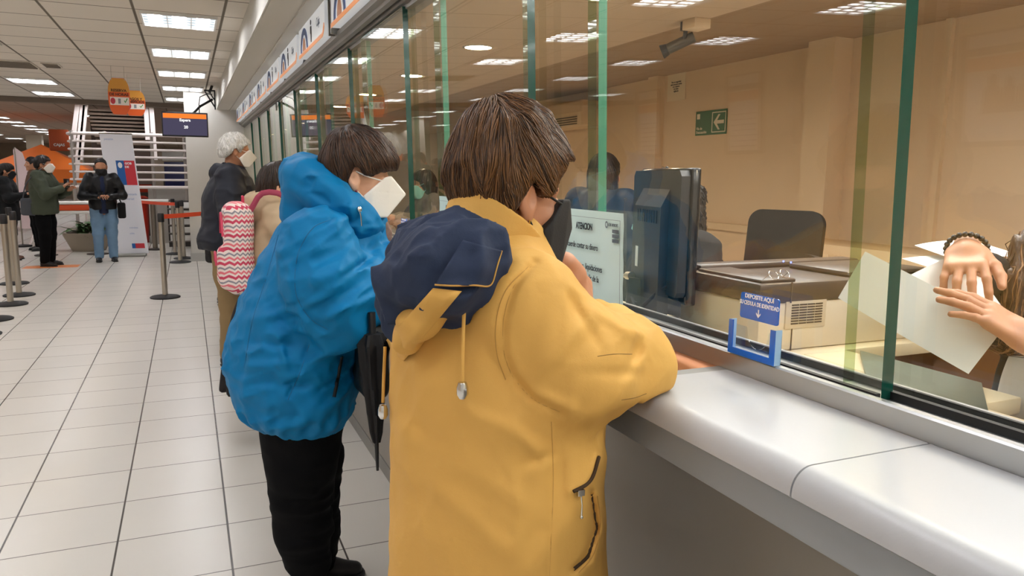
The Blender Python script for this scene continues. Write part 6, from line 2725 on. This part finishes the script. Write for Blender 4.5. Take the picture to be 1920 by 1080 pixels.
        return smax(d, -(HD.skull(HD.loc(P)) - .004), .01)
    v, q = snet(fj, (-.42, -.45, hz - .04), (.62, .45, 1.62 * k), res)
    np_mesh(jname, v, q, jacket, root)
    if shirt is not None:
        st_ = Loft([(rr_[0], rr_[1] + .012, 0, rr_[3], rr_[4] * .42) for rr_ in [(rows[0][0] - .07,) + rows[0][1:]] + rows if rr_[0] < 1.44 * k], 0, .02)
        v, q = snet(st_, (-.3, -.3, hz - .1), (.4, .3, 1.5 * k), .012)
        np_mesh('shirt', v, q, shirt, root)

    if legs:
        def ft(P):
            d = None
            for q_ in lg:
                e = chain(P, [q_[0], (q_[0] + q_[1]) / 2, q_[1], q_[2]], (.108 * k, .098 * k, .080 * k, .066 * k), .04)
                d = e if d is None else smin(d, e, .025)
            d = d - .004 * (1 - 2 * np.abs(vnoise(P * np.array([10, 10, 22]) + 5)))
            return smax(d, (.05 if not seated else .1) - P[:, 2], .01)
        v, q = snet(ft, (-.3, -.3, .02), (.62, .3, .99 * k), .014)
        np_mesh('trousers', v, q, trousers, root)
        for q_ in lg:
            a = q_[2]
            shoe(root, (a[0] - .07, a[1]), (a[0] + .19, a[1] + .02 * np.sign(a[1])), shoe_m or M_SHOE)
    return root, HD


# queue at the counter
M_BEIGEJ = cloth('beige jacket cloth', '#b8a182', .8, bump=.25, bscale=30)
bw, _ = person('person with dark hair and beige hooded jacket, pink backpack on the back', .41, 4.32, 0, 1.555, M_BEIGEJ, cloth('dark floral cloth', '#241f20', .85, var=.8), 'fair', hem=.74, puff=1.04, style='bob', hair=H_DARK, thick=.012,
               mask='cloth', mask_m=MATS['black mask cloth'], yaw=-8, pitch=10, hood=1.45, lean=.03, hs=1.12, res=.009, armr=((.08, -.28, 1.14), (.33, -.20, 1.19)), arml=((.10, .28, 1.14), (.34, .16, 1.19)), n_str=900)
skirt = Loft([(.30, -.06, 0, .235, .24), (.50, -.05, 0, .215, .23), (.70, -.03, 0, .19, .22), (.86, 0, 0, .16, .20), (.95, 0, 0, .14, .18)], 0, .02)
sculpt('skirt', lambda P: skirt(P) - .012 * np.sin(np.arctan2(P[:, 1], P[:, 0] + .05) * 14) * np.clip((.9 - P[:, 2]) / .5, 0, 1), (-.40, -.35, .26), (.30, .35, 1.0), .010, cloth('dark floral cloth', '#241f20', .85, var=.8), bw)
wm, _ = person('person with curly white hair, dark hooded jacket and white face mask', .26, 6.2, -6, 1.785, M_DARKJ, cloth('tan trousers cloth', '#8a7350', .8), 'tan', hem=.86, puff=1.30, style='short', hair=H_WHITE, thick=.020,
               mask='kn95', yaw=4, pitch=6, hood=True, lean=.06, res=.010, armr=((.06, -.30, 1.16), (.33, -.22, 1.16)), arml=((.08, .30, 1.15), (.36, .2, 1.16)), tex=.008, n_str=900)
bc, _ = person('person in a long black coat and black trousers behind the white haired customer', .33, 9.05, 0, 1.50, M_BLACKC, M_TROUB, 'tan', hem=.55, puff=1.08, style='short', hair=H_BLACK, mask='surgical', mask_m=MATS['white mask cloth'], jname='coat',
               armr=((.08, -.26, 1.0), (.3, -.2, 1.02)), arml=((.08, .26, 1.0), (.3, .2, 1.02)), n_str=200)

# pink zig-zag backpack
M_ZIG = bpy.data.materials.new('zigzag cloth')
M_ZIG.use_nodes = True
nt = M_ZIG.node_tree
bs = nt.nodes['Principled BSDF']
bs.inputs['Roughness'].default_value = .8
tc = nt.nodes.new('ShaderNodeTexCoord')
sp = nt.nodes.new('ShaderNodeSeparateXYZ')
nt.links.new(tc.outputs['Object'], sp.inputs[0])
hx = mnode(nt, 'ADD', sp.outputs['X'], sp.outputs['Y'])
zz = mnode(nt, 'PINGPONG', hx, .014)
t = mnode(nt, 'DIVIDE', mnode(nt, 'ADD', sp.outputs['Z'], mnode(nt, 'MULTIPLY', zz, .9)), .072)
fr = mnode(nt, 'FRACT', t)
cr = nt.nodes.new('ShaderNodeValToRGB')
cr.color_ramp.interpolation = 'CONSTANT'
e = cr.color_ramp.elements
e[0].position, e[0].color = 0, lin('#c8405c')
e[1].position, e[1].color = .20, lin('#ead9d2')
for p, c in ((.36, '#e0707c'), (.52, '#ead9d2'), (.68, '#8e8a92'), (.82, '#ead9d2')):
    q_ = e.new(p)
    q_.color = lin(c)
nt.links.new(fr, cr.inputs['Fac'])
nt.links.new(cr.outputs['Color'], bs.inputs['Base Color'])
bp_ = thing('backpack', 'pink and white zigzag backpack worn over the beige jacket', 'backpack', (.235, 4.24, 1.085), math.radians(0))


def fpack(P):
    d = rbox(P, (0, 0, .0), (.075, .125, .24), .06)
    d = smin(d, rbox(P, (-.06, 0, -.10), (.05, .105, .115), .045), .015)
    return d - .004 * vnoise(P * 12)


sculpt('main_bag', fpack, (-.16, -.19, -.28), (.12, .19, .28), .007, M_ZIG, bp_)
M_PINKT = mat('pink piping', '#c23a58', .7)
b = MB()
b.tube([(-.082 + .02 * 0, .125 * math.cos(a), .07 + .115 * math.sin(a)) for a in [PI * i / 14 for i in range(15)]], .006, 6)
b.tube([(-.118, .105 * math.cos(a), -.08 + .06 * math.sin(a)) for a in [PI * i / 14 for i in range(15)]], .006, 6)
b.build('piping', M_PINKT, bp_)
for s_ in (-1, 1):
    b = MB()
    b.tube([tuple(p) for p in smooth_path([(.06, s_ * .09, .20), (.12, s_ * .12, .29), (.22, s_ * .15, .28), (.31, s_ * .17, .15), (.28, s_ * .19, -.02), (.13, s_ * .17, -.16), (.06, s_ * .12, -.2)], 24)], [(.006, .015)] * 24, 8)
    b.build('shoulder_strap', mat('dark pink strap', '#9c3a52', .8), bp_)
b = MB()
b.tube([(.03, -.03, .235), (.03, -.03, .27), (.03, .03, .27), (.03, .03, .235)], .006, 8)
b.build('top_handle', M_PINKT, bp_)

# people waiting in the hall
M_OLIVE = cloth('olive jacket cloth', '#434a3c', .8, bump=.25, bscale=25)
gm, _ = person('person in an olive jacket and white face mask holding a dark phone', -2.05, 13.62, -12, 1.72, M_OLIVE, M_TROUB, 'tan', hem=.80, puff=1.15, style='short', hair=H_BLACK, mask='kn95', pitch=2, yaw=4, hs=1.08,
               armr=((.12, -.27, 1.12), (.30, -.10, 1.20)), arml=((.14, .26, 1.10), (.34, .06, 1.16)), handdir=((.3, .1, .35), (.3, -.1, .3)), res=.014)
lm, _ = person('person in a black leather jacket and blue jeans looking down at a phone', -1.28, 14.02, -82, 1.70, cloth('black leather jacket', '#16171a', .38, bump=.3, bscale=25), cloth('blue jeans', '#6f8fae', .85, var=.3), 'tan', hem=.86, puff=.98, style='receding', hair=H_BLACK, thick=.006, mask='cloth',
               mask_m=MATS['black mask cloth'], pitch=30, yaw=-6, lean=.05, hs=1.08, armr=((.06, -.29, 1.08), (.28, -.07, 1.06)), arml=((.06, .29, 1.08), (.28, .07, 1.07)), handdir=((.3, .3, .05), (.3, -.3, .1)), res=.014, shirt=cloth('navy shirt', '#1d2744', .8))
lw, _ = person('person with dark hair and black mask in a dark jacket at the left edge', -2.74, 14.7, 0, 1.60, M_BLACKC, cloth('dark brown trousers', '#2a211f', .85), 'tan', shoe_m=mat('brown shoe', '#6b4632', .5), hem=.70, puff=1.1, style='bob', hair=H_BLACK, thick=.012, mask='cloth', mask_m=MATS['black mask cloth'], pitch=6,
               armr=((.08, -.26, 1.02), (.28, -.16, 1.08)), arml=((.08, .26, 1.02), (.30, .1, 1.08)), res=.014)
bm_, _ = person('person standing behind the one in the olive jacket, only the head showing', -2.57, 16.3, 200, 1.73, cloth('brown jacket', '#5a4234', .8), M_TROUB, 'tan', hem=.8, style='short', hair=H_BLACK, mask=None, res=.016)
# things they carry
for nm, loc, lab in (('mobile_phone', (-1.72, 13.58, 1.27), 'dark phone held up by the one in the olive jacket'), ('mobile_phone', (-1.27, 13.70, 1.10), 'dark phone in the hands of the one in the leather jacket')):
    b = MB()
    b.box((-.04, -.006, -.08), (.04, .006, .08), .004)
    o = b.build(nm, mat('phone black', '#101114', .2))
    o.location = loc
    o.rotation_euler = (math.radians(-50 if 'leather' in lab else -10), 0, .3)
    tag(o, lab, 'phone')
sb = thing('shoulder_bag', 'grey shoulder bag at the hip of the olive jacket', 'bag', (-2.23, 13.50, .92))
sculpt('body', lambda P: rbox(P, (0, 0, 0), (.11, .05, .13), .035) - .004 * vnoise(P * 15), (-.16, -.1, -.18), (.16, .1, .18), .012, cloth('grey bag cloth', '#4c4f55', .8), sb)
b = MB()
b.tube([tuple(p) for p in smooth_path([(-.08, .0, .11), (.0, -.09, .35), (.12, -.10, .50), (.20, .02, .58)], 14)], .010, 6)
b.build('strap', cloth('grey bag cloth', '#4c4f55', .8), sb)
hb2 = thing('hip_bag', 'small black pouch hanging at the side of the leather jacket', 'bag', (-1.01, 13.94, .84))
sculpt('body', lambda P: rbox(P, (0, 0, 0), (.06, .05, .13), .03), (-.1, -.1, -.18), (.1, .1, .18), .012, M_BLACKC, hb2)
b = MB()
b.tube([(.0, .0, .12), (-.05, .05, .25), (-.09, .08, .33)], .010, 6)
b.build('strap', M_BLACKC, hb2)

# tellers behind the glass
M_TJ = cloth('black teller cardigan', '#191718', .8)
t1, hd1 = person('teller with curly black hair, glasses and teal mask behind the monitor', 1.695, 2.27, 166, 1.50, M_TJ, M_TROUB, 'tan', hem=.66, puff=1.22, hair=H_BLACK, curls=True, mask='surgical', mask_m=mat('teal mask cloth', '#8fc9c2', .8), yaw=-14, pitch=10, lean=.08,
                 armr=((.12, -.24, 1.0), (.16, -.10, 1.10)), arml=((.12, .27, 1.02), (.16, .16, 1.11)), seated=True, res=.011, n_str=500)
b = MB()
for s_ in (-1, 1):
    c = hd1.w(.098, s_ * .034, .004)
    f_, l_, u_ = hd1.R[:, 0], hd1.R[:, 1], hd1.R[:, 2]
    b.tube([tuple(c + l_ * .024 * math.cos(a) + u_ * .019 * math.sin(a)) for a in [2 * PI * i / 18 for i in range(19)]], .0022, 6)
    b.tube([tuple(hd1.w(.096, s_ * .058, .008)), tuple(hd1.w(.05, s_ * .080, .010)), tuple(hd1.w(-.01, s_ * .084, .010))], .0022, 6)
b.tube([tuple(hd1.w(.102, -.010, .006)), tuple(hd1.w(.106, 0, .008)), tuple(hd1.w(.102, .010, .006))], .002, 6)
b.build('eyeglasses', mat('dark frame', '#1a1a26', .3), t1)
ot, _ = person('far teller with teal mask seen deep behind the glass edge', 1.92, 6.40, 185, 1.54, cloth('grey teller blouse', '#6b6660', .8), M_TROUB, 'tan', hem=.66, style='long', hair=H_DARK, mask='surgical', mask_m=MATS['teal mask cloth'], pitch=8, seated=True, res=.014,
               armr=((.10, -.25, 1.0), (.30, -.1, 1.10)), arml=((.10, .25, 1.0), (.30, .1, 1.10)))
dk_, _ = person('person in dark navy seen from behind beyond the green glass edge', 2.32, 4.05, 25, 1.64, M_DARKJ, M_TROUB, 'tan', hem=.8, puff=1.15, style='long', hair=H_BLACK, mask=None, res=.014)


def right_teller():
    O = np.array([1.66, .84, 0.])
    root = thing('person', 'teller at the right edge handling white papers with both hands', 'person', tuple(O))
    HD = Head((.02, -.06, 1.42), rot(176, 18), .98)
    sk = SKIN['tan']
    nb = np.array([.0, 0, 1.29])
    sR, sL = np.array([.0, .165, 1.25]), np.array([.02, -.17, 1.24])
    wR, tR = PD(1812, 470, 1.43) - O, PD(1808, 518, 1.345) - O
    wL, tL = PD(1935, 640, 1.21) - O, PD(1795, 552, 1.24) - O
    eR, eL = np.array([-.05, .19, 1.20]), np.array([-.18, -.32, 1.14])

    def fb(P):
        d = smin(HD.skin(P), HD.neck(P, nb), .02)
        d = smin(d, chain(P, [(0, 0, .75), (0, 0, 1.0), (0, 0, 1.2)], (.12, .11, .10), .05), .05)
        d = smin(d, chain(P, (sR, eR, wR), (.048, .042, .027), .02), .02)
        d = smin(d, chain(P, (sL, eL, wL), (.048, .042, .027), .02), .02)
        for s_ in (-1, 1):
            d = smin(d, chain(P, [(.02, s_ * .1, .62), (-.30, s_ * .12, .62), (-.32, s_ * .12, .12)], (.08, .055, .035), .03), .03)
        return d
    hR = lambda P: hand_sdf(P, wR, tR - wR, (-.2, 0, 1), 1, (34, 38, 40, 46), (35, 30), .92, 8)
    hL = lambda P: hand_sdf(P, wL, tL - wL, (-.25, -.35, 1.0), -1, (14, 10, 12, 16), (14, 10), .90, 1)
    nets = [snet(fb, (-.45, -.45, .05), (.25, .35, 1.6), .012), snet(hR, wR - .15, wR + .16, .003), snet(hL, wL - .18, wL + .18, .003)]
    v, q = join_nets(nets)
    np_mesh('body', v, q, sk, root)
    hair_object(hair_sdf(HD, 'long', .014), HD.p - np.array([.2, .18, .32]), HD.p + np.array([.2, .18, .2]), .007, crown_comb(HD, (-.04, 0, .14), (0, 0, -.3), 1.2), hair_mat('brown streaked hair', '#2a1a12', '#a5794f', .4), root, n=700, length=.22, steps=9, rad=.0014, wob=.08)

    def lock(P):
        return chain(P, [np.array([.0, .02, 1.40]), PD(1940, 470, 1.46) - O, PD(1918, 530, 1.45) - O, PD(1905, 640, 1.45) - O], (.05, .036, .030, .016), .03) - .004 * np.sin((P[:, 0] - P[:, 1]) * 300)
    v, q = snet(lock, (-.45, -.2, 1.0), (.2, .35, 1.6), .006)
    rng = np.random.default_rng(4)
    sv, sq, tn = strands(lock, v[rng.integers(0, len(v), 500)], lambda P: np.tile([-.1, .1, -1.], (len(P), 1)), .16, 8, .0011, (.0005, .003), .06, 3)
    vv, qq = join_nets([(v, q), (sv, sq)])
    np_mesh('hair_lock', vv, qq, MATS['brown streaked hair'], root, tone=np.concatenate([np.full(len(v), .2), tn]))
    tor = Loft([(.70, 0, 0, .16, .24), (.90, 0, 0, .15, .235), (1.08, 0, 0, .14, .22), (1.20, 0, 0, .11, .17), (1.28, 0, 0, .08, .10), (1.31, 0, 0, .06, .07)], 0, .02)

    def fv(P):
        d = tor(P) - .006 * vnoise(P * 9) - .004 * (1 - 2 * np.abs(vnoise(P * np.array([14, 14, 8]))))
        return smax(d, (P[:, 0] - .06), .01)
    v, q = snet(fv, (-.3, -.3, .66), (.3, .3, 1.36), .008)
    np_mesh('shirt', v, q, cloth('grey white shirt', '#cfc8c0', .8, bump=.3, bscale=30), root)

    def fj(P):
        d = smax(tor(P) - .008, -(P[:, 0] + .055), .01)
        for (a, c, e, cut) in ((sR, eR, wR, .36), (sL, eL, wL, .16)):
            d = smin(d, chain(P, [a, c, e - (e - c) * cut], (.080, .068, .048), .03), .03)
        return d - .005 * vnoise(P * 10) - .004 * (1 - 2 * np.abs(vnoise(P * np.array([16, 16, 16]) + 2)))
    v, q = snet(fj, (-.5, -.5, .66), (.3, .4, 1.40), .008)
    np_mesh('jacket', v, q, M_TJ, root)

    def ft(P):
        d = None
        for s_ in (-1, 1):
            e = chain(P, [(.02, s_ * .1, .66), (-.30, s_ * .12, .64), (-.32, s_ * .12, .10)], (.10, .085, .065), .03)
            d = e if d is None else smin(d, e, .02)
        return d
    v, q = snet(ft, (-.5, -.35, .05), (.2, .35, .85), .014)
    np_mesh('trousers', v, q, M_TROUB, root)
    for s_ in (-1, 1):
        shoe(root, (-.25, s_ * .12), (-.50, s_ * .12), M_SHOE)
    # bead bracelet
    b = MB()
    ax = (tR - wR) / np.linalg.norm(tR - wR)
    x_ = np.cross(ax, [0, 0, 1.])
    x_ /= np.linalg.norm(x_)
    y_ = np.cross(ax, x_)
    for i in range(22):
        a = 2 * PI * i / 22
        b.ball(tuple(wR - ax * .006 + x_ * .034 * math.cos(a) + y_ * .031 * math.sin(a)), .0055, 8)
    b.build('bracelet', mat('dark beads', '#1c1512', .25), root)


right_teller()
sheet('paper_sheet', 'large white sheet held up in the right teller\'s hands', PD(1802, 566, 1.42), RC[0] * .9 - RC[1] * .1, (.25, .55, .8), .150, .17, .010, M_PAPER, group='loose white sheets behind the glass', twist=.03)
sheet('paper_sheet', 'white sheet slanting down to the left under the right teller\'s hands', PD(1715, 580, 1.34), PD(1830, 640, 1.26) - PD(1600, 515, 1.44), (.1, .45, .7), .27, .10, .018, M_PAPER, group='loose white sheets behind the glass', twist=-.02)
